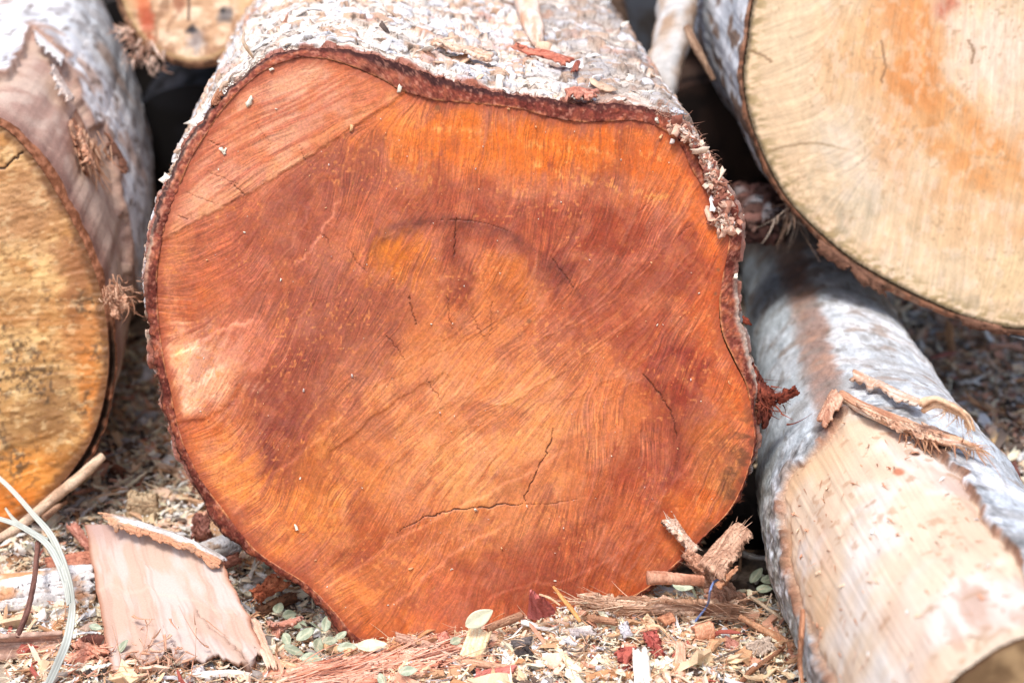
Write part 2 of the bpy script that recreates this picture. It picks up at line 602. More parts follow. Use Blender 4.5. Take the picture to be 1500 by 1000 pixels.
def loft(B3, keys, nv, power=1.6):
    """sections B3 carried along keys (centre, scale); denser near the cut"""
    c0 = B3.mean(0)
    t = np.linspace(0, 1, nv) ** power
    kc = np.array([k[0] for k in keys])
    ks = np.array([[k[1]] * 3 for k in keys])
    kk = np.concatenate([kc, ks], 1)
    d = np.concatenate([[0], np.cumsum(np.linalg.norm(np.diff(kc, axis=0), axis=1))])
    d /= d[-1]
    cur = catmull(kk, 400)
    du = np.interp(np.linspace(0, 1, 400), np.linspace(0, 1, len(d)), d)
    cc = np.stack([np.interp(t, du, cur[:, j]) for j in range(4)], -1)
    return cc[None, :, :3] + (B3 - c0)[:, None] * cc[None, :, 3:4]


def cap(P, parent, name='cut_face', col=(120, 90, 65), k=6):
    """closes the far end of a shell"""
    c = P.mean(0)
    s = np.linspace(1, 0.02, k)
    R = c + (P - c)[:, None] * s[None, :, None]
    return mk(name, R, gq(len(P), k, True), col, M_WOOD, parent)



GAIN_FACE, GAIN_BARK, GAIN_CHIP = 1.0, .98, 1.04

# ================================================================== ground
gx = np.concatenate([-np.geomspace(60, 1.45, 26), np.linspace(-1.43, 1.43, 560), np.geomspace(1.45, 60, 26)])
gy = np.concatenate([-np.geomspace(40, .5, 18), np.linspace(-.3, .58, 30), np.linspace(.6, 2.9, 460), np.geomspace(2.93, 80, 30)])
GX, GY = np.meshgrid(gx, gy, indexing='ij')
near = np.exp(-((GX / 1.5) ** 2 + ((GY - 1.2) / 1.8) ** 2) ** 2)
GZ = gz(GX, GY) * near + .004 * (fbm2(GX * 60, GY * 60, 3, 8) - .5)
gcol = mix(np.broadcast_to(np.array([150., 130, 112]), GX.shape + (3,)), (196, 178, 158), ss(.42, .65, fbm2(GX * 30, GY * 30, 5, 31)))
gcol = mix(gcol, (96, 80, 70), ss(.54, .7, fbm2(GX * 55, GY * 55, 4, 33)))
far = ss(1.1, 1.4, np.maximum(np.abs(GX), np.abs(GY - 1.75) * 1.25))
gcol = mix(gcol, (160, 142, 124), far)
ground = mk('ground', np.stack([GX, GY, GZ], -1), gq(len(gx), len(gy)), gcol, M_SOIL, gain=.8)
ground['kind'] = 'structure'

# ================================================================== the red log
PL = Plane(CAM + FOCUS * FW, N_MAIN)
CM = (660, 500)
W_MAIN = [(440, 84), (480, 88), (520, 101), (560, 118), (590, 134), (640, 147), (700, 152), (760, 160), (820, 175), (870, 179), (930, 177), (968, 188), (995, 212), (1015, 250), (1045, 300), (1068, 335), (1066, 370), (1058, 410), (1053, 450), (1057, 490), (1072, 525), (1090, 560), (1100, 600), (1105, 640), (1098, 680), (1085, 715), (1065, 750), (1030, 785), (990, 825), (940, 865), (900, 885), (850, 905), (790, 922), (720, 934), (640, 941), (590, 942), (540, 941), (515, 925), (490, 895), (450, 855), (410, 830), (370, 800), (330, 750), (300, 710), (275, 665), (258, 610), (245, 550), (235, 490), (230, 440), (230, 400), (238, 350), (255, 290), (285, 225), (320, 170), (360, 125), (400, 97)]
B_MAIN = [(440, 69), (490, 72), (540, 78), (590, 95), (640, 112), (700, 128), (760, 138), (820, 148), (880, 150), (940, 155), (985, 168), (1022, 203), (1052, 250), (1077, 295), (1086, 335), (1085, 370), (1082, 410), (1085, 450), (1092, 490), (1103, 530), (1110, 565), (1109, 600), (1110, 640), (1102, 682), (1089, 718), (1068, 754), (1033, 790), (993, 830), (943, 871), (902, 893), (852, 912), (792, 930), (722, 942), (642, 950), (590, 952), (520, 946), (495, 925), (470, 895), (430, 858), (395, 835), (350, 803), (312, 765), (285, 715), (258, 660), (240, 610), (228, 550), (218, 490), (213, 440), (212, 395), (222, 330), (240, 275), (270, 210), (310, 157), (350, 114), (394, 83)]
NA = 1300
Wm, Bm = by_angle(W_MAIN, CM, NA), by_angle(B_MAIN, CM, NA)
_a = np.arange(NA) / NA * 90
_rr = nrm(Bm - np.array(CM))
Bm = Bm + _rr * ((fbm2(_a * 1.3, 3.3, 4, 71) - .5) * 10 + (fbm2(_a * 5, 1.3, 3, 73) - .5) * 7)[:, None]
Wm = Wm + _rr * ((fbm2(_a * .8, 8.3, 4, 72) - .5) * 3)[:, None]

red_log = thing('felled_log', 'big log with a red-brown sawn end and flaky whitish bark, amid the pile', 'log', PL.pt(560., 945.), None)

STROKES = [(420, 160, 22), (520, 140, 12), (330, 230, 24), (450, 215, 27), (300, 300, 28), (260, 330, 25), (520, 240, 84), (640, 230, 92), (760, 220, 86), (900, 230, 88), (420, 330, 66), (520, 300, 78), (620, 300, 60), (700, 280, 80), (800, 320, 78), (900, 330, 66), (980, 300, 62), (1030, 320, 58), (1050, 420, 66), (950, 420, 46), (880, 480, 42), (800, 540, 38), (700, 500, 42), (600, 480, 50), (640, 400, 70), (740, 400, 60), (270, 390, 8), (260, 440, -12), (320, 430, 40), (300, 540, 60), (380, 470, 66), (470, 420, 62), (440, 560, 70), (360, 620, 55), (300, 660, 20), (520, 600, 45), (600, 640, 35), (700, 600, 38), (780, 640, 52), (430, 700, 78), (350, 740, 25), (420, 800, 40), (500, 780, 62), (560, 740, 58), (620, 700, 50), (520, 860, 35), (600, 880, 60), (680, 820, 68), (760, 780, 66), (760, 880, 84), (850, 820, 72), (900, 720, 82), (880, 640, 96), (960, 640, 92), (980, 740, 68), (1040, 700, 60), (1060, 620, 50), (1020, 560, 70), (940, 800, 55), (860, 880, 70)]
TONES = [
    (640, 640, 330, 260, 35, (196, 112, 62), .75), (720, 690, 170, 120, 35, (206, 130, 76), .75), (700, 500, 150, 100, 40, (192, 106, 58), .7), (600, 560, 110, 60, 40, (194, 112, 66), .6),
    (800, 640, 90, 110, 40, (198, 118, 66), .6),
    (430, 320, 150, 70, 30, (160, 82, 54), .8), (520, 250, 90, 60, 30, (150, 76, 50), .6), (470, 460, 120, 110, 40, (160, 84, 56), .85), (420, 590, 80, 110, 10, (150, 74, 48), .85), (405, 665, 70, 60, 40, (144, 70, 46), .9), (560, 460, 70, 70, 40, (162, 86, 56), .6), (500, 560, 90, 50, 40, (160, 86, 56), .6),
    (660, 200, 130, 55, 0, (206, 106, 42), .8), (820, 215, 180, 45, -4, (204, 102, 36), .85), (960, 240, 90, 60, -30, (196, 96, 40), .8), (1040, 400, 40, 150, 0, (198, 98, 44), .9), (560, 180, 60, 40, 30, (208, 114, 56), .6), (720, 240, 90, 40, 10, (204, 104, 42), .5),
    (880, 340, 150, 60, -12, (154, 70, 40), .9), (1000, 400, 60, 70, 50, (152, 70, 44), .7), (760, 330, 120, 40, -10, (158, 76, 48), .7), (640, 290, 120, 40, 5, (162, 80, 50), .7), (900, 430, 120, 50, 40, (160, 78, 48), .7), (820, 470, 90, 50, 42, (164, 82, 50), .6),
    (585, 375, 50, 50, 30, (196, 106, 42), .9), (745, 410, 40, 60, 40, (186, 98, 46), .6), (670, 390, 30, 80, 0, (146, 70, 42), .85), (820, 400, 40, 40, 0, (140, 66, 44), .7),
    (1000, 550, 70, 60, -20, (146, 62, 38), .9), (940, 500, 60, 50, 0, (152, 70, 42), .7), (1070, 580, 40, 60, 0, (198, 98, 46), .9), (1030, 470, 40, 60, 0, (192, 92, 42), .6), (990, 640, 40, 100, 0, (150, 68, 40), .6), (900, 610, 70, 100, 0, (184, 98, 54), .8), (1060, 690, 50, 80, 20, (172, 92, 48), .8), (1075, 690, 22, 60, 0, (140, 84, 50), .6), (1000, 760, 80, 50, 45, (190, 96, 44), .8),
    (560, 790, 110, 60, 40, (162, 80, 44), .8), (690, 880, 130, 60, 10, (184, 96, 60), .8), (820, 850, 140, 70, 10, (154, 74, 44), .75), (900, 740, 80, 110, 0, (170, 84, 46), .8), (640, 780, 60, 70, 50, (168, 86, 48), .6), (960, 690, 60, 60, 0, (150, 66, 42), .6),
    (330, 690, 60, 60, 50, (212, 122, 62), .9), (400, 780, 80, 50, 45, (200, 112, 60), .8), (460, 730, 60, 90, 10, (196, 108, 48), .5), (540, 860, 110, 45, 35, (204, 116, 62), .9), (560, 920, 60, 30, 0, (204, 108, 52), .8), (930, 850, 70, 30, 40, (184, 92, 44), .7), (500, 690, 70, 60, 30, (192, 106, 50), .5),
    (300, 410, 70, 50, 20, (198, 106, 62), .8), (272, 440, 50, 35, 0, (172, 86, 46), .8), (240, 380, 30, 90, 0, (206, 124, 78), .7), (350, 400, 50, 60, 40, (188, 100, 68), .5),
    (300, 545, 70, 62, 20, (226, 160, 122), .95), (262, 500, 30, 40, 0, (224, 150, 108), .8), (370, 500, 60, 40, 40, (196, 112, 78), .7), (300, 625, 60, 25, 20, (190, 98, 50), .8), (252, 600, 18, 70, -10, (222, 140, 84), .6)]
RIDGES = [  # long saw ridges: points, width, highlight, step height (m)
    ([(1010, 310), (985, 350), (940, 400), (880, 450), (800, 500)], 1.4, 22, .0003), ([(1045, 330), (1010, 385), (960, 440), (895, 495), (830, 530)], 1.4, 20, .0003), ([(1060, 420), (1010, 490), (940, 550), (860, 600)], 1.4, 20, .0003),
    ([(930, 330), (880, 390), (830, 430), (770, 470)], 1.3, 18, .0003), ([(700, 470), (640, 500), (570, 545), (500, 610)], 1.4, 18, .0003), ([(720, 560), (660, 590), (600, 620), (540, 680)], 1.4, 18, .0003), ([(790, 560), (720, 610), (660, 640), (600, 700)], 1.4, 16, .0003),
    ([(620, 640), (560, 690), (500, 760), (450, 830)], 1.4, 18, .0003), ([(700, 770), (640, 800), (580, 850), (530, 900)], 1.5, 20, .0003), ([(350, 640), (330, 690), (330, 720)], 1.4, 20, .0002), ([(480, 430), (430, 470), (390, 530), (370, 580)], 1.4, 18, .0003), ([(900, 700), (890, 760), (870, 820), (850, 860)], 1.4, 16, .0003), ([(960, 700), (945, 760), (915, 820)], 1.4, 16, .0003),
    ([(455, 300), (440, 340), (400, 390), (350, 420)], 1.6, 20, .0003), ([(600, 330), (560, 350), (520, 400), (480, 450)], 1.4, 16, .0003),
    ([(1052, 250), (1000, 300), (955, 365), (900, 420), (835, 470), (760, 515)], 3.0, 24, .0006),
    ([(1032, 355), (985, 400), (935, 460), (860, 515), (760, 580), (690, 600)], 2.6, 22, .0006),
    ([(1064, 385), (1020, 440), (950, 520), (880, 560), (800, 600)], 2.2, 16, .0004),
    ([(520, 585), (600, 545), (700, 490), (800, 430), (850, 390)], 2.2, 15, -.0004),
    ([(470, 680), (540, 620), (600, 575), (660, 545)], 3.0, -12, -.0006),
    ([(500, 290), (478, 330), (455, 365), (430, 390)], 2.4, 46, .0003),
    ([(330, 770), (400, 700), (470, 640), (520, 590)], 3, 12, .0004),
    ([(460, 880), (540, 820), (640, 760), (740, 710), (850, 650)], 3, 14, .0004),
    ([(560, 905), (620, 850), (680, 800), (760, 760)], 2.4, 14, .0004),
    ([(700, 890), (760, 860), (830, 850), (920, 800), (990, 740)], 2.4, 12, .0003),
    ([(245, 530), (290, 505), (330, 480), (380, 470)], 3, 30, .0005),
    ([(250, 625), (310, 610), (335, 590), (352, 560)], 3, -20, -.0005),
    ([(890, 860), (930, 780), (1000, 690), (1040, 640)], 2, 12, .0003)]
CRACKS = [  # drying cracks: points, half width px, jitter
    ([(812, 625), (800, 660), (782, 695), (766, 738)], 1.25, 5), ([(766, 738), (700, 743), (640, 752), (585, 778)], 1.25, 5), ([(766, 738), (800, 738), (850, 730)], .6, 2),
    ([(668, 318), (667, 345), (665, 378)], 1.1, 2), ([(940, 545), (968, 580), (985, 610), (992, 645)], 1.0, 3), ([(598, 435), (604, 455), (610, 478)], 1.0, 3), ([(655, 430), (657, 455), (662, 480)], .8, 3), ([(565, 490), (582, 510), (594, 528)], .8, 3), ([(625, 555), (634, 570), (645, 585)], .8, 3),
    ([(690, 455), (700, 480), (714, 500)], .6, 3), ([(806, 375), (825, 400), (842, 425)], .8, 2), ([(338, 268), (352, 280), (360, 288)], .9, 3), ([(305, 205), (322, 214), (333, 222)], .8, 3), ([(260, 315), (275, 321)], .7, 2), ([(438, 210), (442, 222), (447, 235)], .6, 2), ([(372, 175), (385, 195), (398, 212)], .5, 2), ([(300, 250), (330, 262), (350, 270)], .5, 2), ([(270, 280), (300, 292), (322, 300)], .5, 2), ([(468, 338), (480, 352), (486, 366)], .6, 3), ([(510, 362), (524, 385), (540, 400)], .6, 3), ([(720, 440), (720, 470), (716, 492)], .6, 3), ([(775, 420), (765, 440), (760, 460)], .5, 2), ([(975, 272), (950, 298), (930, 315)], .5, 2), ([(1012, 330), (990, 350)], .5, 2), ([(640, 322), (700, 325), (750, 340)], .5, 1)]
EDGE = [(594, 134), (545, 170), (470, 216), (400, 262), (330, 300), (280, 326), (236, 352)]


def paint_main(X, Y):
    wx, wy = fbm2(X / 40, Y / 40, 4, 1) - .5, fbm2(X / 40, Y / 40, 4, 2) - .5
    ang = afield(X + 30 * wx, Y + 30 * wy, STROKES)
    Xw, Yw = X + 46 * wx, Y + 46 * wy
    ang = ang + .55 * (fbm2(X / 46, Y / 46, 3, 68) - .5) + .5 * (fbm2(X / 14, Y / 14, 2, 69) - .5)
    fine, mid = lic(3, ang, 14), lic(4, ang, 24, 1.5, 2)
    wide = lic(6, ang, 40, 1.6, 10)
    nz = .8 * (fbm2(X / 22, Y / 22, 5, 5) - .5) * 2 + .17 * mid + .16 * wide
    col = np.broadcast_to(np.array([182., 100, 64]), X.shape + (3,))
    col = blobs(col, Xw, Yw, TONES, nz)
    col = np.array([178., 98, 62]) + 1.62 * (col - np.array([178., 98, 62])) + np.array([8, 5, 5])
    col = mix(col, (234, 152, 96), .85 * ss(1.25, .1, np.hypot((Xw - 700) / 230, (Yw - 630) / 150)) * ss(.25, .6, fbm2(X / 50, Y / 50, 3, 66) + .06 * mid))
    # broad streaks of darker red and lighter orange along the strokes
    pt = ss(.35, .65, fbm2(Xw / 70, Yw / 70, 3, 7))
    col = mix(col, (138, 66, 50), (.14 + .16 * pt) * ss(.2, 2.0, mid * .7 + wide * .5))
    col = mix(col, (222, 146, 98), (.10 + .14 * (1 - pt)) * ss(.3, 2.0, -mid * .7 - wide * .5))
    col = mix(col, (200, 128, 100), .26 * ss(.5, .68, fbm2(Xw / 34, Yw / 34, 5, 8)))
    col = mix(col, (146, 70, 46), .34 * ss(.5, .66, fbm2(Xw / 44, Yw / 44, 5, 9)))
    col = mix(col, (216, 122, 66), .26 * ss(.54, .68, fbm2(Xw / 26, Yw / 26, 5, 10)))
    h = .00006 * mid + .00005 * fine + .00006 * wide
    # rings
    rr = np.hypot((X - 690) / 1.0, (Y - 520) / .95) * (1 + .12 * (fbm2(X / 130, Y / 130, 3, 14) - .5))
    rg = n2(rr / 7, .5, 15) * .6 + n2(rr / 2.6, .5, 16) * .4
    col = col * (1 + .07 * (rg - .5))[..., None]
    # flecks of lighter wood: arcs of dashes near the upper edge, sparse dots elsewhere
    for pts, wd, k in (([(640, 190), (720, 200), (800, 215), (860, 220), (930, 222), (985, 240)], 7, 1.), ([(780, 240), (830, 258), (880, 270), (950, 285), (1000, 300)], 9, 1.), ([(600, 180), (600, 230), (640, 270)], 16, .7), ([(330, 640), (380, 740), (450, 760)], 40, .5), ([(1080, 560), (1075, 640), (1040, 740)], 26, .45), ([(480, 640), (500, 730), (480, 800)], 26, .5)):
        r_ = pline(X, Y, pts, wd * 2.5)
        if r_:
            s_, D, S, A = r_
            f = np.exp(-(D / wd) ** 2) * ss(.5, .72, fbm2(X[s_] / 7, Y[s_] / 9, 3, 60) + .05 * fine[s_]) * k
            col[s_] = mix(col[s_], (236, 158, 84), .7 * f)
    dot = ss(.79, .86, n2(X / 3.4, Y / 4.4, 41)) * ss(.45, .6, fbm2(X / 60, Y / 60, 3, 42))
    col = mix(col, (226, 140, 78), .6 * dot)
    # dull pinkish tint in patches, following the saw strokes
    pink_tint = ss(.5, .7, fbm2(Xw / 80, Yw / 80, 4, 44)) * ss(-.2, 1.6, mid + .4 * fine)
    col = mix(col, (212, 146, 118), .16 * pink_tint)
    # dark heartwood arc
    for pts, wd, c_, k in (([(520, 372), (560, 340), (610, 325), (670, 323), (730, 338), (785, 366), (815, 392), (845, 428), (870, 470)], 6, (112, 54, 42), .72), ([(545, 400), (560, 352), (620, 335)], 4, (118, 58, 36), .5), ([(940, 540), (985, 600), (992, 680), (970, 720)], 6, (120, 52, 36), .5)):
        s_, D, S, A = pline(X, Y, pts, 50, 40, 5)
        f = np.where(S < 0, np.exp(-(D / wd) ** 2), np.exp(-(D / wd / 1.9) ** 2)) * ss(0, .15, A) * ss(1, .8, A)
        col[s_] = mix(col[s_], c_, k * f * np.clip(.25 + 1.5 * (fbm2(X[s_] / 14, Y[s_] / 14, 4, 46) - .2), 0, 1.1))
    # the facet cut from another side, upper left, with parallel saw grooves
    s_, D, S, A = pline(X, Y, EDGE, 420, 30, 4)
    sd = D * S
    fac = np.zeros(X.shape)
    k_ = ss(-4.0, 2.5, sd + 6 * (fbm2(X[s_] / 9, Y[s_] / 9, 3, 70) - .5))
    k_ = np.where((Y[s_] < 352 + .1 * (X[s_] - 236)) & (X[s_] < 640), k_, 0)
    fac[s_] = k_
    dd = np.zeros(X.shape)
    dd[s_] = D
    t = (X * .50 + Y * .87) + 26 * (fbm2(X / 150, Y / 150, 3, 48) - .5)
    gro = n2(t / 8, X / 260, 49) * .55 + n2(t / 3.5, X / 170, 51) * .45
    fcol = mix(np.broadcast_to(np.array([214., 138, 104]), X.shape + (3,)), (232, 164, 126), ss(.35, .75, fbm2(X / 60, Y / 60, 4, 52)))
    fcol = mix(fcol, (192, 104, 74), .75 * ss(.42, .72, gro))
    fcol = mix(fcol, (204, 108, 62), .6 * ss(330, 250, Y) * ss(200, 420, X) * ss(.4, .6, fbm2(X / 45, Y / 45, 3, 53)))
    fcol = mix(fcol, (228, 150, 96), .5 * ss(20, 0, np.abs(dd - 8)) * ss(.3, .7, n2(X / 20, Y / 20, 54)))  # painted highlight along the facet's edge
    col = mix(col, fcol, fac * .92)
    h = h * (1 - .7 * fac) + fac * (.0007 * ss(170, 0, dd) + .00042 * (gro - .5)) - (1 - fac) * .0004 * np.where(dd > 0, np.exp(-(dd / 26) ** 2), 0) * (Y < 360)
    col = col * (1 + (.026 + .062 * ss(.3, .7, fbm2(X / 38, Y / 38, 3, 67))) * fine + .24 * (fbm2(X / 2.3, Y / 2.3, 2, 55) - .5))[..., None]
    col = np.clip(col + (15 * (fbm2(X / 4, Y / 4, 3, 64) - .5))[..., None] * np.array([.3, .6, -.2]) + (18 * (fbm2(X / 9, Y / 9, 3, 65) - .5))[..., None] * np.array([.3, .6, 1.]), 0, 255)
    h = h + .0010 * (fbm2(X / 110, Y / 110, 3, 56) - .5) * 2
    col = mix(col, np.repeat(col.mean(-1, keepdims=True), 3, -1), np.full(X.shape, .015))
    for pts, wd, hl, st in RIDGES:
        r_ = pline(X, Y, pts, 40, 40, 6)
        if not r_:
            continue
        s_, D, S, A = r_
        en = ss(0, .12, A) * ss(1, .85, A)
        col[s_] = np.clip(col[s_] + (hl * np.exp(-(D / wd) ** 2) * en * (.5 + n2(X[s_] / 6, Y[s_] / 6, 57)))[..., None] * np.array([1, .85, .75]), 0, 255)
        h[s_] += st * en * np.where(S > 0, np.exp(-(D / 14) ** 2), np.exp(-(D / 2) ** 2))
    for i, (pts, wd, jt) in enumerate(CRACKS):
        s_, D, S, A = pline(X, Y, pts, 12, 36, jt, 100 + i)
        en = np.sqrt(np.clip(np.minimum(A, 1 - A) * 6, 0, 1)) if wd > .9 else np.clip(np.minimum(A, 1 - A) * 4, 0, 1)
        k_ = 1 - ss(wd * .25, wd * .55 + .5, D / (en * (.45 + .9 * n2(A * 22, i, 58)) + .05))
        col[s_] = mix(col[s_], (38, 16, 10), .9 * k_ * (.8 if wd > 1.2 else .3 if wd < .95 else .5))  # dirt plus the shade inside the narrow cracks, painted dark
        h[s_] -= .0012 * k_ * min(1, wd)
    # grime near the rim
    e = inside(Wm, CM, X, Y)
    col = mix(col, (150, 66, 40), .5 * ss(16, 2, e + 12 * (fbm2(X / 12, Y / 12, 3, 59) - .5)))
    col = mix(col, (96, 60, 40), .55 * ss(.52, .66, fbm2(X / 16, Y / 10, 4, 61)) * ss(60, 10, e) * ss(1000, 1060, X) * ss(560, 640, Y))
    gr = ss(6, 2, np.hypot(X - 641, Y - 158)) + ss(6, 1, np.hypot(X - 775, Y - 470)) + ss(4, 1, np.hypot(X - 1052, Y - 395)) + ss(4, 1, np.hypot(X - 1048, Y - 430))
    col = mix(col, (120, 84, 58), .6 * np.clip(gr, 0, 1))
    return col, h


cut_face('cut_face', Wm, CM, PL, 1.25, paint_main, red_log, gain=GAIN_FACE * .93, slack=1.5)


def paint_ring(X, Y, s):
    a, b = fbm2(X / 7, Y / 7, 4, 80), fbm2(X / 22, Y / 22, 3, 81)
    col = mix(np.broadcast_to(np.array([126., 66, 54]), X.shape + (3,)), (164, 92, 66), ss(.4, .7, a))
    col = mix(col, (96, 46, 38), ss(.5, .7, b))
    top = ss(230, 120, Y) * ss(420, 520, X)
    col = mix(col, (150, 92, 72), .7 * top * ss(680, 480, X) * ss(.3, .6, a))
    col = mix(col, (96, 42, 36), .75 * top * ss(600, 760, X) * ss(.05, .3, s))
    col = mix(col, (204, 138, 92), .9 * ss(.10, .03, s) * ss(.3, .6, n2(X / 14, Y / 14, 82)))
    left = ss(420, 300, X) * ss(470, 330, Y)
    col = mix(col, (186, 128, 104), .7 * left * ss(.2, .6, s) * ss(.35, .6, a))
    col = mix(col, (206, 184, 160), left * ss(.6, .85, s + .25 * (a - .5)))
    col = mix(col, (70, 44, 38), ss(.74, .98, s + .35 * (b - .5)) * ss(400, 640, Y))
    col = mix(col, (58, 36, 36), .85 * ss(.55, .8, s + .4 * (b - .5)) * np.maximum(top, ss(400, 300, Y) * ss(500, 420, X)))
    col = mix(col, (196, 184, 170), .8 * ss(.6, .9, s + .3 * (b - .5)) * ss(1060, 1078, X) * ss(360, 440, Y) * ss(650, 560, Y))
    fz = fbm2(X / 2.5, Y / 2.5, 3, 83)
    col = np.clip(col * (.72 + .56 * fz)[..., None], 0, 255)
    col = mix(col, (196, 140, 116), .5 * ss(.6, .72, fbm2(X / 5, Y / 4, 3, 84)))
    h = .0030 * (a - .5) + .0016 * (b - .5) * ss(0, .4, s) + .0012 * (fz - .5)
    return col, h


_ang = np.arctan2(Wm[:, 0] - CM[0], Wm[:, 1] - CM[1])
_gap = 3.2 * np.exp(-((np.degrees(_ang) - 88) / 9) ** 2) + 1.6 * np.exp(-((np.degrees(_ang) - 198 + 360) / 12) ** 2)
rim = ring('inner_bark', Wm, Bm, PL, paint_ring, red_log, 14, GAIN_FACE, _gap, .0013, -.005)
red_rim = ring.made
AX = nrm(ray(580., -480.))
c0 = rim.mean(0)
Pm = loft(rim, [(c0, 1), (c0 + AX * .5, .985), (c0 + AX * 1.0, .95), (c0 + AX * 1.7, .9)], 430, 1.7)


def paint_bark(P, A, V):
    wa, wv = fbm3(P * 40, 3, 90) - .5, fbm3(P * 40, 3, 91) - .5
    d1, gp, idn, ox, oy = cells(A / .030 + 1.9 * wa, V / .027 + 1.9 * wv, 92)
    e1, gq_, id2, px_, py_ = cells(A / .011 + 1.8 * wa, V / .009 + 1.8 * wv, 93)
    lip = ss(0, .07, gp)
    h = .0058 * (idn - .35) * lip + .0046 * (ox * (idn - .5) + oy * (id2 - .5)) + .0022 * (id2 - .5) * ss(0, .10, gq_) + .0034 * (fbm3(P * np.array([70, 110, 70]), 4, 86) - .5) + .006 * (fbm3(P * 14, 3, 94) - .5) + .0012 * (fbm3(P * 300, 3, 95) - .5)
    col = mix(np.broadcast_to(np.array([238., 224, 210]), P.shape), (222, 222, 226), ss(.45, .6, idn))
    col = mix(col, (204, 164, 134), .85 * ss(.66, .74, id2) * ss(.3, .5, idn))
    col = mix(col, (238, 232, 226), ss(.2, .1, id2))
    col = mix(col, (170, 160, 152), .45 * ss(.5, .72, fbm3(P * 60, 4, 96)))
    col = mix(col, (184, 120, 96), .5 * ss(.6, .72, fbm3(P * 34, 4, 97)))
    col = mix(col, (84, 70, 60), .85 * (1 - ss(0, .08, gp)) * ss(.3, .5, fbm3(P * 80, 2, 98)))
    col = mix(col, (110, 96, 84), .5 * (1 - ss(0, .1, gq_)))
    col = mix(col, (150, 84, 66), .8 * ss(.012, .002, V + .01 * (wa + wv)))
    sd = ss(.02, .06, P[..., 0] - (c0[0] + AX[0] * V + .045))           # shade on the right flank, painted in as grey
    col = mix(col, (140, 128, 120), .55 * sd * ss(.3, .6, fbm3(P * 45, 3, 99)))
    h = h * ss(0, .004, V)
    return col, h


SB, SN, SC = shell(Pm, paint_bark)
parts = [(SB.reshape(-1, 3), gq(*SB.shape[:2], True)[:, ::-1], SC.reshape(-1, 3))]
# loose plates and flakes of the same bark
r_ = np.random.default_rng(12)
i_ = np.clip(r_.normal(.47, .11, 300), .3, .72) * NA
i_ = i_.astype(int)
j_ = (r_.random(300) ** 1.1 * 320).astype(int) + 34
pos, nn = SB[i_, j_], SN[i_, j_]
tx = nrm(r_.normal(size=(300, 3)) + np.array([1.5, 0, 0]))
nn2 = nrm(nn + r_.normal(0, .085, nn.shape))
Ln = np.minimum(r_.lognormal(math.log(.010), .5, 300), .019) * np.clip(nn[:, 2] * 1.4, .25, 1)
base = np.array([(240, 226, 212), (222, 222, 226), (246, 240, 234), (226, 192, 164), (200, 186, 176), (214, 162, 138), (110, 94, 86)])
fc = base[r_.choice(7, 300, p=[.32, .2, .2, .14, .07, .04, .03])]
parts.append(flakes(pos + nn * .0004, tx, nn2, Ln, Ln * r_.uniform(.35, .8, 300), np.clip(Ln * .09, .0004, .0012), r_.normal(0, .22, 300), fc, 13, .4, .36, .35))
V, Q, C = join(parts)
red_bark = mk('bark', V, Q, C, M_BARK, red_log, gain=GAIN_BARK)
cap(SB[:, -1], red_log)


# ================================================================== helpers that need the geometry above
def pip(poly, X, Y):
    p = np.asarray(poly, float)
    r = np.zeros(X.shape, bool)
    for a, b in zip(p, np.roll(p, -1, 0)):
        c = (a[1] > Y) != (b[1] > Y)
        r ^= c & (X < (b[0] - a[0]) * (Y - a[1]) / (b[1] - a[1] + 1e-12) + a[0])
    return r


def sdf(poly, X, Y):
    """signed pixel distance to a closed outline, positive inside"""
    p = np.asarray(poly, float)
    D = np.full(X.shape, 1e9)
    for a, b in zip(p, np.roll(p, -1, 0)):
        e = b - a
        t = np.clip(((X - a[0]) * e[0] + (Y - a[1]) * e[1]) / (e @ e), 0, 1)
        D = np.minimum(D, np.hypot(X - a[0] - t * e[0], Y - a[1] - t * e[1]))
    return np.where(pip(p, X, Y), D, -D)


_sx, _sy = proj(SB.reshape(-1, 3))
_sd = (SB.reshape(-1, 3) - CAM) @ FW


def on_log(x, y, lift=.001):
    """depth of the red log's bark behind photo pixel x, y"""
    k = np.hypot(_sx - x, _sy - y) < 6
    d = _sd[k].min() if k.any() else 1.5
    return (x, y, 0, d - lift)


def tube_grid(cs, rs, n, nv):
    """circular sections along a path (near to far), seam underneath"""
    c = catmull(np.c_[cs, rs], nv)
    T = nrm(np.gradient(c[:, :3], axis=0))
    r = nrm(np.cross(T, [0, 0, 1.0]))
    u = np.cross(r, T)
    t = np.linspace(0, 2 * np.pi, n, endpoint=False)
    return c[None, :, :3] + c[None, :, 3:4] * (np.sin(t)[:, None, None] * r[None] - np.cos(t)[:, None, None] * u[None])


# ================================================================== the yellow log at the left
t_ = CAM[2] / -ray(-120, 812)[2]
PLL = Plane(at(-120, 812, t_), N_MAIN + np.array([.10, 0, 0]))
W_L = [(-120, 172), (-60, 170), (0, 184), (38, 217), (68, 258), (90, 295), (113, 337), (130, 373), (146, 421), (155, 463), (159, 510), (157, 555), (146, 608), (130, 650), (108, 684), (80, 718), (48, 748), (0, 778), (-60, 800), (-120, 808), (-230, 795), (-330, 718), (-390, 600), (-410, 490), (-390, 350), (-330, 240), (-230, 185)]
B_L = [(-120, 164), (-60, 162), (6, 174), (46, 208), (78, 250), (100, 288), (122, 330), (140, 368), (156, 417), (166, 461), (171, 510), (169, 558), (158, 613), (140, 658), (118, 693), (88, 727), (54, 758), (4, 788), (-60, 809), (-120, 818), (-236, 804), (-338, 726), (-400, 604), (-420, 490), (-400, 346), (-338, 234), (-236, 176)]
CL = (-120, 490)
left_log = thing('felled_log', 'weathered log with an ochre yellow sawn face and white bark peeling off', 'log', PLL.pt(-120., 812.), None)
Wl, Bl = by_angle(W_L, CL, 640), by_angle(B_L, CL, 640)
_a = np.arange(640) / 640 * 60
